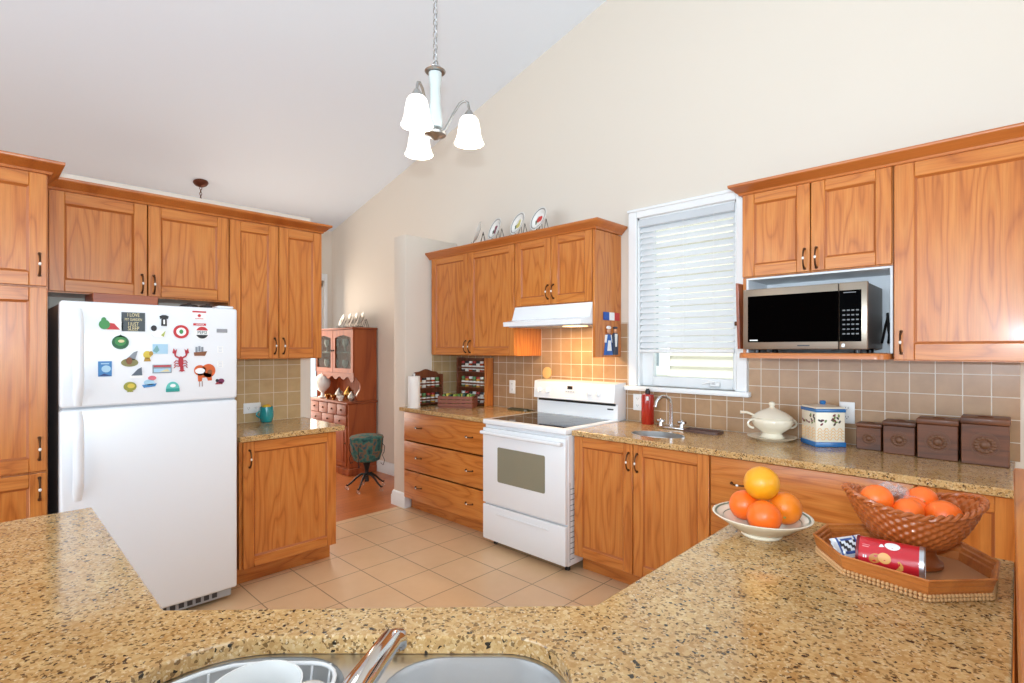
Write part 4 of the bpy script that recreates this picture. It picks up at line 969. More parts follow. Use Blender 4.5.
# red soap bottle
c = (-1.815, 3.205, CTZ)
t = thing('soap_bottle', 'tall red bottle with a black cap left of the small faucet', 'bottle', c)
redb = mat('translucent_red_plastic', (168, 34, 22), 0.2, coat=0.5)
MB().lathe([(0, 0), (0.040, 0), (0.043, 0.004), (0.043, 0.19), (0.040, 0.202), (0.018, 0.208), (0, 0.208)], c, 28).build('body', redb, t)
MB().lathe([(0, 0.207), (0.017, 0.207), (0.017, 0.228), (0.012, 0.232), (0.012, 0.240), (0, 0.241)], c, 18).build('cap', black, t)
MB().box(-1.800, -1.785, 3.160, 3.1645, CTZ+0.165, CTZ+0.190).build('sticker', plastw, t)
# bar sink and its faucet
t = thing('bar_sink', 'small oval steel sink in the counter below the window', 'sink', (-1.555, 2.86, 0.75))
b = MB(); rows = []
for k, z in ((1.09, 0.866), (1.0, 0.867), (0.97, 0.855), (0.90, 0.775), (0.78, 0.757), (0.15, 0.752)):
    rows.append([b._v((-1.555+(x+1.555)*k, 2.86+(y-2.86)*k, z)) for x, y in bsink])
for a_, c_ in zip(rows, rows[1:]):
    for i in range(30): b._f([a_[i], a_[(i+1) % 30], c_[(i+1) % 30], c_[i]], 0)
b._f(rows[-1], 1); b.build('bowl', [steel, dgrey], t, recalc=False)
MB().prism(circ(-1.555, 2.86, 0.1645, 0.1145, 30), 0.8695, 0.8995, holes=[circ(-1.555, 2.86, 0.158, 0.108, 30)]).build('rim', steel, t)
fx0, fy0 = -1.60, 3.12
t = thing('bar_faucet', 'chrome two handled faucet with a curved spout behind the small sink', 'faucet', (fx0, fy0, CTZ))
MB().box(fx0-0.095, fx0+0.095, fy0-0.024, fy0+0.024, CTZ, CTZ+0.014, 0, 0.006, 2).build('base', chrome, t)
hd_ = Vector((-0.50, -0.87))
P = [(fx0, fy0, CTZ+0.012), (fx0, fy0, CTZ+0.06), (fx0, fy0, CTZ+0.155)]+[(fx0+hd_.x*0.055*(1-math.cos(a)), fy0+hd_.y*0.055*(1-math.cos(a)), CTZ+0.155+0.052*math.sin(a)) for a in [PI*i/9 for i in range(1, 9)]]
P.append((fx0+hd_.x*0.115, fy0+hd_.y*0.115, CTZ+0.142))
b = MB(); b.tube(P, [0.015, 0.013]+[0.0105]*(len(P)-2), 0, 14); b.build('spout', chrome, t)
for q in (-1, 1):
    b = MB(); b.cyl((fx0+q*0.072, fy0, CTZ+0.014), (fx0+q*0.072, fy0, CTZ+0.038), 0.014, 0.011, 0, 16)
    for k in range(4):
        a = PI/4+PI*k/2; b.tube([(fx0+q*0.072, fy0, CTZ+0.046), (fx0+q*0.072+0.026*math.cos(a), fy0+0.026*math.sin(a), CTZ+0.046)], [0.009, 0.008], 0, 8)
    b.ball((fx0+q*0.072, fy0, CTZ+0.05), 0.012, 0, 12, 8); b.build('handle', chrome, t)
b = MB(); b.prism(rrect(-1.50, -1.275, 3.06, 3.17, 0.03, 6), CTZ, CTZ+0.006, bev=0.002).prism(rrect(-1.50, -1.275, 3.06, 3.17, 0.03, 6), CTZ+0.006, CTZ+0.016, holes=[rrect(-1.488, -1.287, 3.072, 3.158, 0.022, 6)], bev=0.002)
one(b, 'small_tray', mat('dark_brown_tray', (88, 58, 46), 0.4), 'flat dark brown tray on the counter right of the small faucet', 'tray')
# tureen
c = Vector((-0.998, 3.135, CTZ)); TU = rot('Z', 40)
t = thing('soup_tureen', 'cream footed soup tureen with its lid and ladle on a saucer', 'tureen', c)
MB().lathe([(0, 0), (0.085, 0), (0.09, 0.004), (0.124, 0.016), (0.130, 0.021), (0.122, 0.022), (0.08, 0.011), (0, 0.010)], c, 40).build('saucer', cream, t)
MB().lathe([(0, 0.011), (0.062, 0.011), (0.066, 0.016), (0.056, 0.026), (0.050, 0.038), (0.066, 0.050), (0.094, 0.072), (0.108, 0.098), (0.108, 0.115), (0.102, 0.122), (0.096, 0.118), (0, 0.08)], c, 40, 0, None, 1.0, 0.86).build('body', cream, t)
MB().lathe([(0.106, 0.121), (0.108, 0.126), (0.098, 0.136), (0.070, 0.156), (0.035, 0.172), (0.016, 0.180), (0.012, 0.188), (0.018, 0.198), (0.016, 0.208), (0.008, 0.214), (0, 0.216)], c, 40, 0, None, 1.0, 0.86).build('lid', cream, t)
for q in (-1, 1):
    b = MB(); b.tube([tuple(c+TU @ Vector((q*(0.100+0.032*math.sin(a)), 0, 0.090+0.024*math.cos(a)))) for a in [PI*i/10 for i in range(11)]], [0.006]*11, 0, 8); b.build('handle', cream, t)
b = MB(); b.tube([tuple(c+Vector(p)) for p in ((-0.05, -0.02, 0.118), (-0.085, -0.04, 0.135), (-0.115, -0.062, 0.150), (-0.145, -0.080, 0.150))], [0.006, 0.006, 0.007, 0.009], 0, 8); b.build('ladle', cream, t)
# painted canister
t = thing('canister', 'square cream painted canister with blue bands and bean pattern', 'canister', (-0.752, 3.16, CTZ))
M = tr(-0.752, 3.160, CTZ) @ rot('Z', 42)
bluem = mat('blue_glaze_band', (42, 110, 172), 0.2, coat=0.4); crm = mat('cream_glaze', (238, 228, 206), 0.2, coat=0.3); beanm = [mat('bean_'+n, c, 0.4) for n, c in (('maroon', (120, 44, 52)), ('green', (110, 130, 64)), ('dark', (70, 56, 52)), ('pasta', (230, 178, 110)))]
b = MB(); b.box(-0.078, 0.078, -0.078, 0.078, 0.0, 0.026, 1, 0.004, 2, M=M).box(-0.074, 0.074, -0.074, 0.074, 0.024, 0.185, 0, 0.006, 2, M=M).box(-0.078, 0.078, -0.078, 0.078, 0.180, 0.198, 1, 0.004, 2, M=M)
for side in range(4):
    Ms = M @ rot('Z', 90*side)
    for i in range(16):
        x, z, a = random.uniform(-0.06, 0.06), random.uniform(0.115, 0.165), random.uniform(0, 180)
        b.prism(circ(0, 0, 0.009, 0.005, 10), 0.0738, 0.0752, 2+i % 3, 'xz', M=Ms @ Matrix.Diagonal((1, -1, 1, 1)) @ tr(x, 0, z) @ rot('Y', a))
    for k in range(4):
        pts = [(-0.068+0.0085*i, -0.0735, 0.045+0.015*k+0.007*(1 if i % 4 in (1, 2) else -1)) for i in range(17)]
        b.tube([tuple(Ms @ Vector(p)) for p in pts], 0.0022, 5, 5)
b.build('body', [crm, bluem]+beanm, t)
b = MB(); b.lathe([(0.104, 0.199), (0.10, 0.206), (0.06, 0.214), (0.0, 0.217)], (0, 0, 0), 4, 0, M @ rot('Z', 45)); b.ball((0, 0, 0.228), 0.013, 1, 14, 8, M=M) if False else b.lathe([(0, 0.214), (0.012, 0.216), (0.016, 0.226), (0.012, 0.236), (0, 0.238)], tuple(M.translation), 14, 1)
# (the knob sits on the lid's centre)
b.build('lid', [crm, bluem], t)
# four wooden boxes
for x0_, x1_, yf, dp, h_, lb in ((-0.602, -0.490, 3.150, 0.110, 0.136, 'smallest of four carved dark wooden boxes, beside the painted canister'), (-0.484, -0.352, 3.118, 0.130, 0.162, 'second smallest carved dark wooden box on the right counter'), (-0.348, -0.194, 3.095, 0.150, 0.190, 'second largest carved dark wooden box on the right counter'), (-0.190, -0.026, 3.080, 0.165, 0.212, 'largest of four carved dark wooden boxes, at the right end of the counter')):
    cx, cy = (x0_+x1_)/2, yf+dp/2
    t = thing('wooden_canister', lb, 'canister', (cx, cy, CTZ), 'carved wooden canisters')
    hw = (x1_-x0_)/2
    b = MB(); b.box(x0_+0.003, x1_-0.003, yf+0.003, yf+dp-0.003, CTZ, CTZ+h_*0.84, 0, 0.003)
    b.build('body', darkw, t)
    FR = FA(yf+0.003)
    b = MB(FR); b.prism(circ(cx, CTZ+h_*0.42, hw*0.62, h_*0.26, 28), 0, 0.003, 0, 'xz', holes=[circ(cx, CTZ+h_*0.42, hw*0.56, h_*0.225, 28)])
    for i in range(14):
        a = 2*PI*i/14; b.ball((cx+hw*0.36*math.cos(a), 0.0005, CTZ+h_*0.42+h_*0.14*math.sin(a)), hw*0.13, 0, 8, 6, (1, 0.35, 0.8))
    b.ball((cx, 0.0, CTZ+h_*0.42), hw*0.22, 0, 10, 6, (1, 0.3, 1)); b.build('carved_medallion', mat('carved_relief_wood', (106, 66, 38), 0.45), t)
    b = MB(); b.box(x0_, x1_, yf, yf+dp, CTZ+h_*0.845, CTZ+h_*0.97, 0, 0.004, 2).ball((cx, cy, CTZ+h_*0.97), hw*0.22, 0, 12, 8, (1.6, 1, 0.30)); b.build('lid', darkw, t)
# plaque and flag on the long panel
FP = FB(-2.0742)
t = thing('flag_plaque', 'small blue white and red flag plaque on the oak side panel', 'plaque', (-2.074, 3.13, 1.625))
b = MB(FP)
for i in range(3): b.box(3.055+0.066*i, 3.121+0.066*i, 0, 0.008, 1.612, 1.668, i, 0.001)
b.build('board', [mat('flag_blue', (34, 84, 168), 0.5), plastw, mat('flag_red', (196, 54, 52), 0.5)], t)
FP = lambda s, q, z: (-2.0742+q*1.4, 3.145+(s-3.131)*1.8, 1.368+(z-1.405)*1.45)
t = thing('cook_plaque', 'wooden plaque of two cooks in blue and white on the oak side panel', 'plaque', (-2.074, 3.13, 1.40))
clb, cld, skn = mat('cook_blue_dress', (36, 96, 172), 0.5), mat('cook_dark_suit', (54, 64, 84), 0.5), mat('cook_skin', (206, 150, 116), 0.6)
b = MB(FP); b.prism([(3.085, 1.405), (3.138, 1.405), (3.128, 1.475), (3.122, 1.505), (3.102, 1.505), (3.096, 1.475)], 0, 0.010, 0, 'xz', bev=0.002)
b.prism([(3.098, 1.425), (3.126, 1.425), (3.120, 1.475), (3.104, 1.475)], 0.010, 0.012, 1, 'xz'); b.prism([(3.090, 1.465), (3.134, 1.465), (3.130, 1.502), (3.094, 1.502)], 0.0, 0.009, 1, 'xz')
b.ball((3.112, 0.006, 1.520), 0.012, 2, 12, 8, (1, 0.6, 1.1)); b.ball((3.112, 0.006, 1.537), 0.013, 1, 12, 8, (1.2, 0.6, 0.7)); b.build('woman', [clb, plastw, skn], t)
b = MB(FP); b.prism([(3.142, 1.405), (3.176, 1.405), (3.178, 1.500), (3.170, 1.512), (3.148, 1.512), (3.140, 1.500)], 0, 0.010, 0, 'xz', bev=0.002)
b.prism([(3.154, 1.445), (3.164, 1.445), (3.168, 1.508), (3.150, 1.508)], 0.010, 0.012, 1, 'xz'); b.ball((3.159, 0.006, 1.524), 0.011, 2, 12, 8, (1, 0.6, 1.1)); b.ball((3.159, 0.006, 1.538), 0.012, 0, 12, 8, (1.3, 0.6, 0.5)); b.build('man', [cld, plastw, skn], t)

# ------------------------------------------------------------------ display plates above the range
CTP = CT+0.0245
wire = mat('black_wire', (60, 58, 56), 0.5, 0.5)
fruitm = {'grape': mat('painted_plum', (120, 44, 70), 0.4), 'pear': mat('painted_pear', (208, 196, 96), 0.4), 'apple': mat('painted_apple', (206, 44, 36), 0.4), 'leaf': mat('painted_leaf', (76, 100, 70), 0.4)}
def display_plate(x, y, z, yaw, r, label, pic, rimm, platem, group, name='display_plate', lean=14):
    t = thing(name, label, 'plate', (0, 0, 0), group)
    M = tr(0, 0.012, r+0.018) @ rot('X', 90-lean)
    b = MB(); b.lathe([(0, 0.0), (r*0.55, 0.0), (r*0.66, 0.008), (r*0.97, 0.016), (r, 0.019), (r*0.97, 0.021), (r*0.64, 0.012), (r*0.54, 0.004), (0, 0.004)], (0, 0, 0), 36, 0, M)
    b.lathe([(r*0.985, 0.0205), (r*0.80, 0.0175)], (0, 0, 0), 36, 1, M)
    b.build('plate', [platem, rimm], t)
    if pic:
        b = MB(); g = lambda px, pz, rx, rz, m, hh=0.0055: b.prism(circ(px, pz, rx, rz, 18), 0.0045, hh, m, 'xy', M=M)
        if pic == 'grape':
            for i in range(7): g(random.uniform(-0.02, 0.02), random.uniform(-0.03, 0.025), 0.013, 0.013, 0, 0.006+0.0003*i)
        elif pic == 'pear': g(0, -0.012, 0.026, 0.024, 0); g(0.006, 0.018, 0.014, 0.020, 0)
        else: g(-0.008, 0, 0.024, 0.026, 0); g(0.014, 0.002, 0.020, 0.024, 0, 0.0058)
        g(-0.036, -0.012, 0.012, 0.010, 1); g(-0.030, -0.028, 0.009, 0.012, 1)
        b.build('painted_fruit', [fruitm[pic], fruitm['leaf']], t)
    b = MB()
    for q in (-1, 1):
        b.tube([(q*r*0.45, -0.055, 0.002), (q*r*0.45, -0.052, 0.030), (q*r*0.45, -0.040, 0.014), (q*r*0.42, 0.020, 0.010), (q*r*0.30, 0.048, r*1.25)], 0.0022, 0, 6)
        b.tube([(q*r*0.45, 0.075, 0.002), (q*r*0.30, 0.048, r*1.25)], 0.0022, 0, 6)
    b.tube([(-r*0.45, -0.035, 0.013), (r*0.45, -0.035, 0.013)], 0.0022, 0, 6)
    b.build('stand', wire, t)
    t.location = (x, y, z); t.rotation_euler = (0, 0, math.radians(yaw)); return t
silr = mat('grey_plate_rim', (150, 148, 144), 0.3, 0.4)
for x, yaw, lb, pic in ((-3.34, -42, 'plate seen edge on, leftmost over the range cabinets', 'grape'), (-3.125, -16, 'display plate painted with plums over the range cabinets', 'grape'), (-2.865, -15, 'display plate painted with a yellow pear over the range cabinets', 'pear'), (-2.645, -13, 'display plate painted with a red apple over the range cabinets', 'apple')):
    display_plate(x, 3.03, CTP, yaw, 0.098, lb, pic, silr, porc, 'display plates over the range', lean=20)

# ------------------------------------------------------------------ mug beside the fridge
c = (-3.785, 1.445, CTZ)
t = thing('mug', 'teal ceramic mug on the short countertop beside the refrigerator', 'mug', c)
teal = mat('teal_glaze', (32, 146, 150), 0.2, coat=0.5)
MB().lathe([(0, 0), (0.032, 0), (0.038, 0.006), (0.046, 0.04), (0.046, 0.07), (0.042, 0.106), (0.0405, 0.107), (0.038, 0.105), (0.041, 0.07), (0.040, 0.04), (0.03, 0.012), (0, 0.010)], c, 32).build('body', teal, t)
b = MB(); b.tube([(c[0], c[1]-0.042-0.026*math.sin(PI*i/10), CTZ+0.082-0.05*i/10) for i in range(11)], 0.006, 0, 8); b.build('handle', teal, t)
for k, (dx, dy, cl) in enumerate(((0.014, -0.012, (232, 196, 60)), (-0.010, 0.012, (236, 170, 56)))):
    b = MB(); b.ball((c[0]+dx, c[1]+dy, CTZ+0.104), 0.022, 0, 14, 10, (1, 1, 0.85))
    one(b, 'scrub_pad', mat('pad_%d' % k, cl, 0.8, bump=(300, 0.8, 0.004)), ('yellow round pad in the teal mug, nearest the handle', 'amber round pad in the teal mug, farther from the handle')[k], 'pad')

# ------------------------------------------------------------------ fruit bowl
c = Vector((-0.508, 1.510, CTZ))
fb = thing('fruit_bowl', 'cream fruit bowl with a dark rim line on the foreground counter', 'bowl', c)
b = MB(); b.lathe([(0, 0), (0.050, 0), (0.052, 0.003), (0.048, 0.007), (0.075, 0.020), (0.105, 0.042), (0.124, 0.054), (0.126, 0.057), (0.122, 0.058), (0.100, 0.046), (0.070, 0.026), (0.04, 0.014), (0, 0.012)], c, 48)
b.build('bowl', cream, fb)
b = MB(); b.lathe([(0.1185, 0.0575), (0.1140, 0.0556)], c, 48); b.lathe([(0.0985, 0.0464), (0.0965, 0.0452)], c, 48); b.build('rim_line', greenline, fb)
def citrus(name, p, r, col, label, cat, group, ax=(0, 0, 1), sc=(1, 1, 1)):
    m_ = MATS.get(col)
    t = thing(name, label, cat, (0, 0, 0), group)
    b = MB(); b.lathe([(0, -r*0.955), (r*0.07, -r*0.97)]+[(r*math.sin(PI*i/16), -r*math.cos(PI*i/16)) for i in range(2, 15)]+[(r*0.07, r*0.955), (0, r*0.93)], (0, 0, 0), 28, 0, Matrix.Diagonal((*sc, 1)))
    b.build('fruit', m_, t)
    b = MB(); b.lathe([(0, r*0.925), (r*0.09, r*0.945), (r*0.07, r*0.972), (0, r*0.978)], (0, 0, 0), 8); b.build('stem_end', mat('fruit_stem', (170, 160, 80), 0.7), t)
    t.location = p; t.rotation_euler = Vector(ax).to_track_quat('Z', 'Y').to_euler(); return t
mat('orange_peel', (240, 130, 26), 0.35, bump=(420, 0.35, 0.002)); mat('deep_orange_peel', (244, 106, 22), 0.32, bump=(420, 0.3, 0.002)); mat('grapefruit_peel', (228, 152, 20), 0.35, bump=(420, 0.3, 0.002)); mat('tangerine_peel', (252, 112, 32), 0.34, bump=(420, 0.3, 0.002))
def offs(l, d, z): return (c.x+U.x*l+D.x*d, c.y+U.y*l+D.y*d, CTZ+z)
citrus('orange', offs(-0.012, -0.040, 0.062), 0.043, 'deep_orange_peel', 'deep orange fruit at the front of the cream bowl', 'orange', 'citrus in the cream bowl', (0.3, 0.3, 0.8))
citrus('orange', offs(0.064, 0.000, 0.073), 0.043, 'orange_peel', 'orange at the right of the cream bowl showing its stem end', 'orange', 'citrus in the cream bowl', (0.25, -0.85, -0.35))
citrus('orange', offs(-0.024, 0.050, 0.067), 0.041, 'deep_orange_peel', 'orange at the left of the cream bowl behind the front one', 'orange', 'citrus in the cream bowl', (-0.4, 0.3, 0.8))
citrus('grapefruit', offs(0.006, 0.012, 0.138), 0.046, 'grapefruit_peel', 'yellow grapefruit on top of the fruit in the cream bowl', 'grapefruit', 'citrus in the cream bowl', (-0.5, 0.5, 0.6))

# ------------------------------------------------------------------ tray, basket, can, wrappers
TO = [(-0.367, 1.472), (-0.287, 1.365), (-0.131, 1.337), (-0.036, 1.440), (-0.034, 1.560), (-0.097, 1.650), (-0.262, 1.672), (-0.363, 1.577)]
tcx = sum(p[0] for p in TO)/8; tcy = sum(p[1] for p in TO)/8
def toff(k): return [(tcx+(x-tcx)*k, tcy+(y-tcy)*k) for x, y in TO]
t = thing('serving_tray', 'octagonal bamboo serving tray under the wicker basket', 'tray', (tcx, tcy, CTZ))
MB().prism(toff(0.97), CTZ, CTZ+0.006).build('base', mat('tray_base_wood', (196, 142, 100), 0.4, coat=0.3), t)
b = MB(); rows = []
for k, z in ((0.955, 0.006), (0.965, 0.010), (0.985, 0.019), (0.992, 0.021), (1.0, 0.030), (1.008, 0.032), (1.018, 0.040), (1.026, 0.042), (1.034, 0.0455), (1.020, 0.0475), (0.992, 0.046), (0.985, 0.039), (0.968, 0.036), (0.962, 0.028), (0.945, 0.025), (0.938, 0.017), (0.925, 0.006)):
    rows.append([b._v((x, y, CTZ+z)) for x, y in toff(k)])
for a_, c_ in zip(rows, rows[1:]+rows[:1]):
    for i in range(8): b._f([a_[i], a_[(i+1) % 8], c_[(i+1) % 8], c_[i]], 0)
b.build('rim', bamboo, t, sharp=12)
b = MB()
for z in (0.004, 0.0115):
    pp = toff(0.985)
    for i in range(8):
        p, q = Vector(pp[i]), Vector(pp[(i+1) % 8]); L = (q-p).length; n = max(3, int(L/0.008))
        for k in range(n):
            w_ = p.lerp(q, (k+0.5)/n); b.ball((w_.x, w_.y, CTZ+z), 0.0042, 0, 8, 6)
b.build('beaded_edge', mat('tan_cane_beads', (208, 160, 108), 0.5), t)
# basket
bc = Vector((-0.183, 1.545, CTZ+0.0065))
wk = mat('wicker', (172, 90, 38), 0.35, coat=0.3); wk2 = mat('dark_wicker', (150, 76, 30), 0.4, coat=0.3)
t = thing('wicker_basket', 'oval brown wicker basket on a foot holding tangerines', 'basket', bc)
ang = math.radians(20)
b = MB(); NA, NV = 168, 40; rows = []
def bprof(v): return 0.050+(BR-0.050)*v**0.55, 0.046+(0.148-0.046)*v
BR = 0.134; BY = 0.80
for j in range(NV+1):
    v = j/NV; r, z = bprof(v); ring = []
    for i in range(NA):
        a = 2*PI*i/NA
        wv = 0.0042*math.sin(28*a)*(1 if (j//4) % 2 else -1)*math.sin(PI*((j % 4)+0.5)/4)
        rx, ry = (r+wv)*1.0, (r+wv)*(0.96-(0.96-BY)*v)
        x, y = rx*math.cos(a), ry*math.sin(a); zz = z+v*v*0.014*math.cos(2*a)
        ring.append(b._v((bc.x+x*math.cos(ang)-y*math.sin(ang), bc.y+x*math.sin(ang)+y*math.cos(ang), bc.z+zz)))
    rows.append(ring)
inner = []
for j in range(NV, -1, -2):
    v = j/NV; r, z = bprof(v); r -= 0.007; ring = []
    for i in range(NA):
        a = 2*PI*i/NA; wv = -0.0025*math.sin(28*a)*(1 if (j//4) % 2 else -1)
        x, y = (r+wv)*math.cos(a), (r+wv)*(0.96-(0.96-BY)*v)*math.sin(a); zz = z+v*v*0.014*math.cos(2*a)+(0.003 if j == 0 else 0)
        ring.append(b._v((bc.x+x*math.cos(ang)-y*math.sin(ang), bc.y+x*math.sin(ang)+y*math.cos(ang), bc.z+zz)))
    inner.append(ring)
for a_, c_ in zip(rows+inner, (rows+inner)[1:]):
    for i in range(NA): b._f([a_[i], a_[(i+1) % NA], c_[(i+1) % NA], c_[i]], 0)
b._f(rows[0][::-1], 0); b._f(inner[-1], 0)
b.build('woven_body', wk, t, sharp=70, recalc=True)
for ph in (0, 1):
    b = MB(); pts = []
    for i in range(160):
        a = 2*PI*i/160; r = BR-0.002+0.0045*math.cos(22*a+PI*ph); x, y = r*math.cos(a), r*BY*math.sin(a); zz = 0.148+0.014*math.cos(2*a)+0.0045*math.sin(22*a+PI*ph)
        pts.append((bc.x+x*math.cos(ang)-y*math.sin(ang), bc.y+x*math.sin(ang)+y*math.cos(ang), bc.z+zz))
    b.tube(pts, 0.0045, 0, 7, True); b.build('braided_rim', wk, t)
b = MB(); b.lathe([(0, 0), (0.056, 0), (0.060, 0.003), (0.060, 0.010), (0.053, 0.014), (0.046, 0.030), (0.047, 0.042), (0.053, 0.052), (0, 0.052)], bc, 40); b.build('foot', wk2, t)
def bo(l, d, z): return (bc.x+U.x*l+D.x*d, bc.y+U.y*l+D.y*d, bc.z+z)
for k, (l, d, z, r, lb) in enumerate(((-0.080, 0.004, 0.146, 0.036, 'tangerine at the left end of the basket, largest in view'), (-0.030, -0.026, 0.124, 0.035, 'tangerine second from the left in the basket, half hidden'), (0.014, 0.010, 0.118, 0.034, 'tangerine in the middle of the basket beside the plastic bag'), (0.050, 0.035, 0.136, 0.035, 'tangerine at the back of the basket, right of the bag'), (0.047, -0.036, 0.120, 0.037, 'tangerine at the front right of the basket'), (-0.03, 0.045, 0.105, 0.034, 'tangerine at the back left of the basket under the bag'))):
    citrus('tangerine', bo(l, d, z), r, 'tangerine_peel', lb, 'tangerine', 'tangerines in the basket', (random.uniform(-1, 1), random.uniform(-1, 1), 0.6), (1, 1, 0.92))
random.seed(11)
b = MB(); n = 12; g = []
for i in range(n):
    for j in range(n):
        p, q = i/(n-1)-0.5, j/(n-1)-0.5
        g.append(b._v(bo(-0.012+0.11*p, 0.05+0.085*q, 0.150+0.018*math.cos(3*p)+random.uniform(-0.010, 0.010)-0.06*(p*p+q*q))))
for i in range(n-1):
    for j in range(n-1): b._f([g[i*n+j], g[i*n+j+1], g[(i+1)*n+j+1], g[(i+1)*n+j]], 0)
one(b, 'plastic_bag', film, 'crumpled clear plastic bag among the tangerines in the basket', 'bag')
# chip can
e0 = Vector((-0.266, 1.412, CTZ+0.0068+0.0385)); e1 = Vector((-0.146, 1.422, CTZ+0.0068+0.0385)); ax = (e1-e0).normalized(); L = (e1-e0).length
t = thing('snack_can', 'red cylindrical can of potato crisps lying on the bamboo tray', 'can', (*((e0+e1)/2).xy, CTZ+0.0068))
redc = mat('red_can_paper', (200, 30, 44), 0.3, coat=0.3)
MC = Matrix.Translation(e0) @ ax.to_track_quat('Z', 'Y').to_matrix().to_4x4()
MB().lathe([(0, 0.002), (0.036, 0.002), (0.0375, 0.004), (0.0375, L-0.006), (0, L-0.006)], (0, 0, 0), 40, 0, MC).build('body', redc, t)
MB().lathe([(0.0370, L-0.008), (0.0382, L-0.008), (0.0382, L), (0.0355, L+0.002), (0.0345, L-0.002), (0, L-0.003)], (0, 0, 0), 40, 0, MC).build('metal_end', mat('can_metal', (206, 206, 210), 0.3, 0.9), t)
MB().lathe([(0.0375, 0.0055), (0.0382, 0.005), (0.0382, 0.0), (0, 0.0)], (0, 0, 0), 40, 0, MC).build('lid', mat('dark_red_lid', (120, 26, 34), 0.35), t)
chipm = mat('printed_crisp', (226, 166, 84), 0.4); chipd = mat('printed_crisp_shade', (196, 126, 52), 0.4)
# printed picture wrapped round the can: (along the can, angle round it)
side = Vector((-ax.y, ax.x, 0)); 
if side.dot(Vector((0, -1, 0))) < 0: side = -side
def wrap(b, pts, m, lift):
    vs = []
    for s_, a in pts:
        o = side*math.cos(a)+Vector((0, 0, 1))*math.sin(a); vs.append(b._v(tuple(e0+ax*s_+o*(0.0375+lift))))
    c_ = b._v(tuple(sum((v.co for v in vs), Vector())/len(vs)+ (side*math.cos(sum(p[1] for p in pts)/len(pts))+Vector((0, 0, 1))*math.sin(sum(p[1] for p in pts)/len(pts)))*0.0006))
    for i in range(len(vs)): b._f([vs[i], vs[(i+1) % len(vs)], c_], m)
def ell(s_, a, rs, ra, n=18, tw=0, cut=None):
    return [(s_+rs*math.cos(q)*math.cos(tw)-ra*0.0375*math.sin(q)*math.sin(tw), a+(rs*math.cos(q)*math.sin(tw)/0.0375+ra*math.sin(q)*math.cos(tw))) for q in [2*PI*i/n for i in range(n)]]
b = MB()
wrap(b, ell(0.036, 0.16, 0.012, 0.26, tw=0.7), 1, 0.0003); wrap(b, ell(0.053, 0.26, 0.012, 0.30, tw=-0.6), 0, 0.0005)
wrap(b, [(0.072, -0.30), (0.080, -0.34), (0.086, -0.22), (0.086, 0.02), (0.080, 0.24), (0.076, 0.22), (0.079, 0.0), (0.077, -0.18)], 0, 0.0004)
wrap(b, ell(0.066, 1.08, 0.014, 0.28), 2, 0.0004)
wrap(b, [(0.042, 0.86), (0.052, 0.92), (0.048, 1.10), (0.044, 1.06)], 2, 0.0004)
for q in range(2): wrap(b, [(0.014+0.004*q, 0.10), (0.0165+0.004*q, 0.10), (0.0165+0.004*q, 0.25), (0.014+0.004*q, 0.25)], 2, 0.0004)
wrap(b, [(0.012, 0.72), (0.024, 0.72), (0.024, 0.77), (0.012, 0.77)], 3, 0.0004); wrap(b, [(0.012, 0.84), (0.026, 0.84), (0.026, 0.88), (0.012, 0.88)], 3, 0.0004)
b.build('printed_picture', [chipm, chipd, plastw, mat('pink_print', (232, 150, 150), 0.4)], t)
# wrappers
wrw, wrb, wrk = mat('wrapper_white', (226, 230, 234), 0.25, 0.2), mat('wrapper_blue', (50, 78, 140), 0.3), mat('wrapper_black', (40, 34, 36), 0.3)
def wrapper(p, yaw, pitch, roll, L, W, label):
    M = tr(*p) @ rot('Z', yaw) @ rot('X', pitch) @ rot('Y', roll); b = MB(); nx, ny = 16, 8; top, bot = [], []
    for i in range(nx+1):
        for j in range(ny+1):
            u_, v_ = i/nx-0.5, j/ny-0.5; fl_ = max(0, 1-(abs(u_)/0.40)**6) if abs(u_) < 0.40 else 0
            h_ = 0.009*fl_*(1-(2*v_)**4)+random.uniform(-0.0012, 0.0012)
            xx = L*u_+(0.002*(j % 2) if i in (0, nx) else 0)
            top.append(b._v(tuple(M @ Vector((xx, W*v_, 0.003+h_+0.0008))))); bot.append(b._v(tuple(M @ Vector((xx, W*v_, 0.003-h_*0.25)))))
    k = ny+1
    for i in range(nx):
        for j in range(ny):
            mm = 0
            if 4 <= i <= 11 and 2 <= j <= 5: mm = 2 if (i+j) % 4 < 2 else 0
            elif i in (3, 12): mm = 1
            elif 5 <= i <= 10 and j in (1, 6): mm = 1
            q = [i*k+j, i*k+j+1, (i+1)*k+j+1, (i+1)*k+j]
            b._f([top[z] for z in q], mm); b._f([bot[z] for z in q[::-1]], mm)
    ed = [i*k for i in range(nx+1)]+[nx*k+j for j in range(1, ny+1)]+[i*k+ny for i in range(nx-1, -1, -1)]+[j for j in range(ny-1, 0, -1)]
    for a_, c_ in zip(ed, ed[1:]+ed[:1]): b._f([top[a_], top[c_], bot[c_], bot[a_]], 0)
    return one(b, 'snack_wrapper', [wrw, wrb, wrk], label, 'wrapper')
wrapper((-0.296, 1.474, CTZ+0.031), 46, 48, -22, 0.068, 0.050, 'crumpled white and black snack wrapper propped behind the red can')
wrapper((-0.312, 1.463, CTZ+0.0085), -53, 0, 0, 0.045, 0.026, 'flat white and blue snack wrapper lying at the left of the red can')

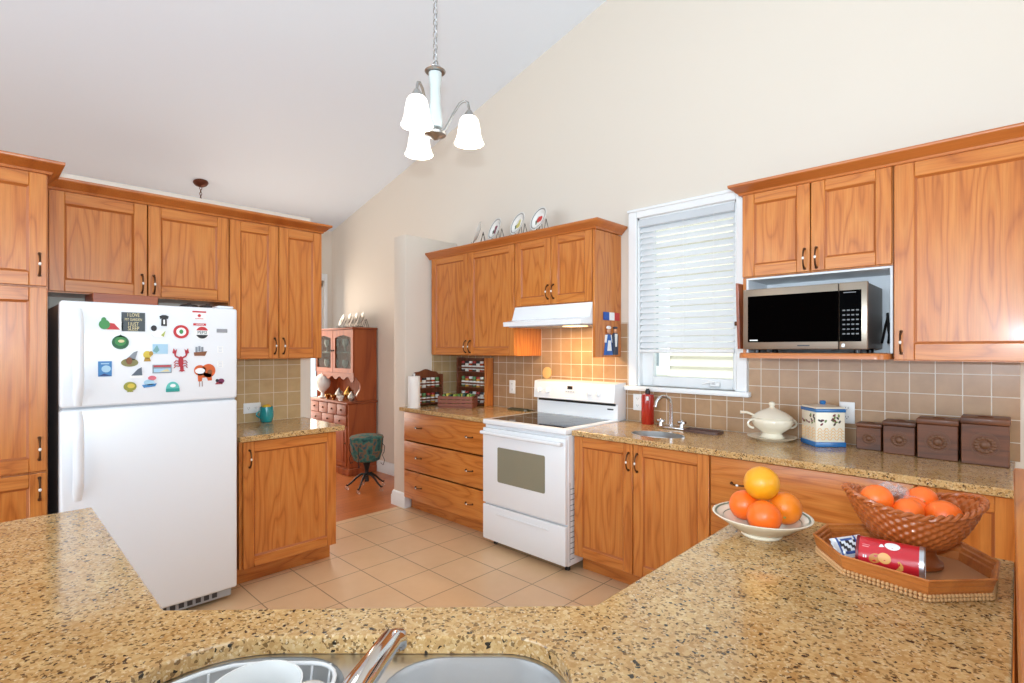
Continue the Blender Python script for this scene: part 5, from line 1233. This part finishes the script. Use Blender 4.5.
# ------------------------------------------------------------------ dining room: hutch, stool
hx0, hx1 = -6.27, -5.335
h = thing('hutch', 'dark wooden dining hutch with glazed doors beyond the kitchen', 'hutch', (-5.8, 3.1, 0))
MB().box(hx0, hx1, 2.92, 3.27, 0.07, 0.795, bev=0.003).box(hx0-0.01, hx1+0.01, 2.91, 3.27, 0, 0.075, bev=0.006).build('lower_body', hutchw, h)
MB().box(hx0-0.02, hx1+0.02, 2.885, 3.275, 0.795, 0.822, bev=0.008).build('lower_top', hutchx, h)
FH = FA(2.92)
for row, (z0, z1) in enumerate(((0.665, 0.785), (0.545, 0.658))):
    n = 4 if row == 0 else 3
    for i in range(n):
        a0 = hx0+0.03+(hx1-hx0-0.06)*i/n; a1 = a0+(hx1-hx0-0.06)/n
        b = MB(FH); b.box(a0+0.006, a1-0.006, 0, 0.018, z0, z1, 0, 0.006, 2); d = b.build('drawer', hutchx, h)
        MB(FH).ball(((a0+a1)/2, 0.024, (z0+z1)/2), 0.011, 0, 12, 8).build('knob', bronze, d)
for i in range(3):
    a0 = hx0+0.03+(hx1-hx0-0.06)*i/3; a1 = a0+(hx1-hx0-0.06)/3
    b = MB(FH); b.box(a0+0.006, a1-0.006, 0, 0.014, 0.10, 0.535, 0, 0.003).box(a0+0.05, a1-0.05, 0.014, 0.021, 0.15, 0.485, 0, 0.006); d = b.build('door', hutchw, h)
    MB(FH).ball((a1-0.025, 0.02, 0.36), 0.010, 0, 12, 8).build('knob', bronze, d)
# upper half
b = MB(); b.box(hx0+0.02, hx0+0.04, 2.99, 3.27, 0.823, 1.63).box(hx1-0.02, hx1, 2.99, 3.27, 1.11, 1.63)
b.prism([(3.27, 0.823), (2.97+0.06, 0.823), (3.01, 0.86), (3.06, 0.95), (3.06, 1.02), (2.99, 1.11), (3.27, 1.11)], hx1-0.02, hx1, 0, 'yz')
b.box(hx0+0.04, hx1-0.02, 3.255, 3.27, 0.823, 1.63).box(hx0+0.04, hx1-0.02, 2.99, 3.255, 1.11, 1.13).box(hx0+0.04, hx1-0.02, 2.99, 3.255, 1.615, 1.63)
b.box(hx0+0.04, hx1-0.02, 3.00, 3.25, 1.365, 1.375, 1); b.build('upper_body', [hutchw, jarg], h)
MB().box(hx0-0.005, hx1+0.02, 2.955, 3.275, 1.631, 1.655, bev=0.008).build('cornice', hutchx, h)
sc_ = [(hx0+0.02+(hx1-hx0-0.02)*i/40, 1.075+0.018*math.sin(10*PI*i/40)+(0.0 if 3 < i < 37 else -0.02)) for i in range(41)]
MB(FA(2.99)).prism([(hx0+0.02, 1.135)]+sc_+[(hx1, 1.135)], 0, 0.014, 0, 'xz').build('scalloped_apron', hutchx, h)
FD = FA(2.988)
for i in range(2):
    a0, a1 = (hx0+0.02, -5.803) if i == 0 else (-5.799, hx1)
    z0, z1 = 1.138, 1.628; am = (a0+a1)/2; hw = (a1-a0)/2-0.05
    arch = [(am+hw-2*hw*k/16, 1.535+0.035*(1-abs(1-2*k/16))**0.7) for k in range(17)]
    b = MB(FD); b.prism([(a0+0.003, z0), (a1-0.003, z0), (a1-0.003, z1), (a0+0.003, z1)], 0, 0.018, 0, 'xz', holes=[[(am-hw, z0+0.05), (am+hw, z0+0.05)]+arch]); d = b.build('glazed_door', hutchw, h)
    MB(FD).box(am-hw-0.004, am+hw+0.004, 0.006, 0.010, z0+0.045, 1.575).build('glass', hpane, d)
    MB(FD).ball(((a1-0.022) if i == 0 else (a0+0.022), 0.024, 1.39), 0.010, 0, 10, 8).build('knob', iron, d)
# glassware inside
gl = mat('glassware', (206, 204, 198), 0.12, coat=0.5)
for z, nm in ((1.1305, 'lower'), (1.3755, 'upper')):
    for i in range(7):
        x = hx0+0.10+0.118*i; c = (x, 3.08+0.05*(i % 2), z)
        b = MB(); b.lathe([(0, 0), (0.026, 0.001), (0.005, 0.006), (0.004, 0.06), (0.020, 0.075), (0.030, 0.11), (0.027, 0.15), (0.025, 0.15), (0.026, 0.11), (0, 0.08)], c, 14)
        one(b, 'wine_glass', gl, 'stemmed glass on the %s shelf behind the hutch doors' % nm, 'glass', c, 'glasses on the %s hutch shelf' % nm)
# silver plates standing on the hutch
for i, (x, lb) in enumerate(((-5.86, 'leftmost of the four silver plates standing on the hutch'), (-5.70, 'silver plate on the hutch, second from its left'), (-5.55, 'silver plate on the hutch, second from its right'), (-5.41, 'rightmost of the four silver plates standing on the hutch'))):
    display_plate(x, 3.12, 1.6555, -13, 0.078, lb, None, silver, silver, 'silver plates on the hutch', lean=22)
# serving pieces in the hutch opening
zz = 0.8225
c = (-6.10, 2.99, zz); b = MB(); b.lathe([(0, 0), (0.05, 0), (0.05, 0.01), (0.02, 0.02), (0.018, 0.06), (0.05, 0.09), (0.085, 0.13), (0.095, 0.18), (0.08, 0.24), (0.04, 0.275), (0.016, 0.285), (0.014, 0.30), (0, 0.303)], c, 28)
one(b, 'covered_jar', porc, 'large white covered jar at the left in the hutch opening', 'jar', c)
def pot(c, k, m_, label, spout=True):
    t = thing('tea_pot' if spout else 'pitcher', label, 'teapot' if spout else 'pitcher', c, None)
    MB().lathe([(0, 0), (0.03*k, 0), (0.032*k, 0.006*k), (0.05*k, 0.03*k), (0.058*k, 0.06*k), (0.05*k, 0.09*k), (0.03*k, 0.115*k), (0.028*k, 0.125*k), (0.012*k, 0.14*k), (0.010*k, 0.152*k), (0, 0.156*k)], c, 22).build('body', m_, t)
    MB().tube([(c[0]+0.05*k, c[1], c[2]+0.04*k), (c[0]+0.085*k, c[1], c[2]+0.06*k), (c[0]+0.105*k, c[1], c[2]+0.11*k)], [0.012*k, 0.009*k, 0.006*k], 0, 8).build('spout', m_, t)
    MB().tube([(c[0]-0.045*k, c[1], c[2]+0.095*k), (c[0]-0.09*k, c[1], c[2]+0.09*k), (c[0]-0.085*k, c[1], c[2]+0.045*k), (c[0]-0.05*k, c[1], c[2]+0.03*k)], 0.005*k, 0, 8).build('handle', m_, t)
pot((-5.86, 3.08, zz), 0.80, silver, 'silver teapot left of the brass one in the hutch opening')
pot((-5.665, 3.10, zz), 1.0, brass, 'brass teapot in the middle of the hutch opening')
pot((-5.485, 3.14, zz), 0.80, silver, 'silver coffee pot right of the brass one in the hutch opening')
pot((-5.425, 3.0, zz), 0.70, silver, 'silver pitcher at the right end of the hutch opening', False)
for x, y, m_, lb in ((-5.72, 2.94, brass, 'small brass cup in front of the brass teapot'), (-5.60, 2.95, silver, 'small silver cup in front in the hutch opening'), (-5.865, 2.94, brass, 'small brass cup beside the large white jar'), (-5.53, 2.93, porc, 'small white dish at the right front of the hutch opening')):
    c = (x, y, zz); b = MB(); b.lathe([(0, 0), (0.018, 0), (0.02, 0.004), (0.012, 0.012), (0.03, 0.03), (0.034, 0.055), (0.031, 0.055), (0.027, 0.032), (0, 0.018)], c, 18); one(b, 'cup', m_, lb, 'cup', c)
# stool
sx_, sy_ = -4.72, 2.78
t = thing('stool', 'green and brown upholstered round stool on curled iron legs by the hutch', 'stool', (sx_, sy_, 0))
fab = bpy.data.materials.new('teal_floral_fabric'); fab.use_nodes = True; nt = fab.node_tree; bb = nt.nodes['Principled BSDF']
mp = coords(nt, (1, 1, 1)); nn = noise(nt, mp.outputs[0], 14, 3)
nt.links.new(ramp(nt, nn, [(0.35, lin((30, 62, 68))), (0.48, lin((52, 108, 98))), (0.56, lin((126, 92, 66))), (0.66, lin((40, 84, 92)))]), bb.inputs['Base Color']); bb.inputs['Roughness'].default_value = 0.85
MB().lathe([(0, 0.285), (0.10, 0.285), (0.128, 0.30), (0.152, 0.38), (0.162, 0.50), (0.160, 0.508), (0, 0.508)], (sx_, sy_, 0), 36).build('drum', fab, t)
MB().lathe([(0, 0.508), (0.163, 0.508), (0.168, 0.518), (0.160, 0.535), (0.12, 0.545), (0, 0.548)], (sx_, sy_, 0), 36).build('seat', fab, t)
MB().lathe([(0, 0.08), (0.022, 0.08), (0.020, 0.11), (0.014, 0.14), (0.020, 0.20), (0.04, 0.285), (0, 0.285)], (sx_, sy_, 0), 20).build('column', iron, t)
for k in range(5):
    a = 2*PI*k/5+0.3; ca, sa_ = math.cos(a), math.sin(a)
    b = MB(); b.tube([(sx_+ca*r, sy_+sa_*r, z) for r, z in ((0.01, 0.15), (0.05, 0.155), (0.10, 0.12), (0.15, 0.07), (0.185, 0.045), (0.20, 0.05))], [0.014, 0.012, 0.010, 0.009, 0.008, 0.008], 0, 8)
    g_ = b.build('leg', iron, t)
    MB().ball((sx_+ca*0.19, sy_+sa_*0.19, 0.020), 0.020, 0, 12, 8).build('caster', clearp, g_)
for k in range(4):
    a = 2*PI*k/4+0.6; ca, sa_ = math.cos(a), math.sin(a)
    b = MB(); b.tube([(sx_+ca*r, sy_+sa_*r, z) for r, z in ((0.163, 0.47), (0.19, 0.44), (0.185, 0.38), (0.165, 0.35), (0.19, 0.30), (0.175, 0.25), (0.15, 0.27))], 0.0035, 0, 6); b.build('scroll', iron, t)
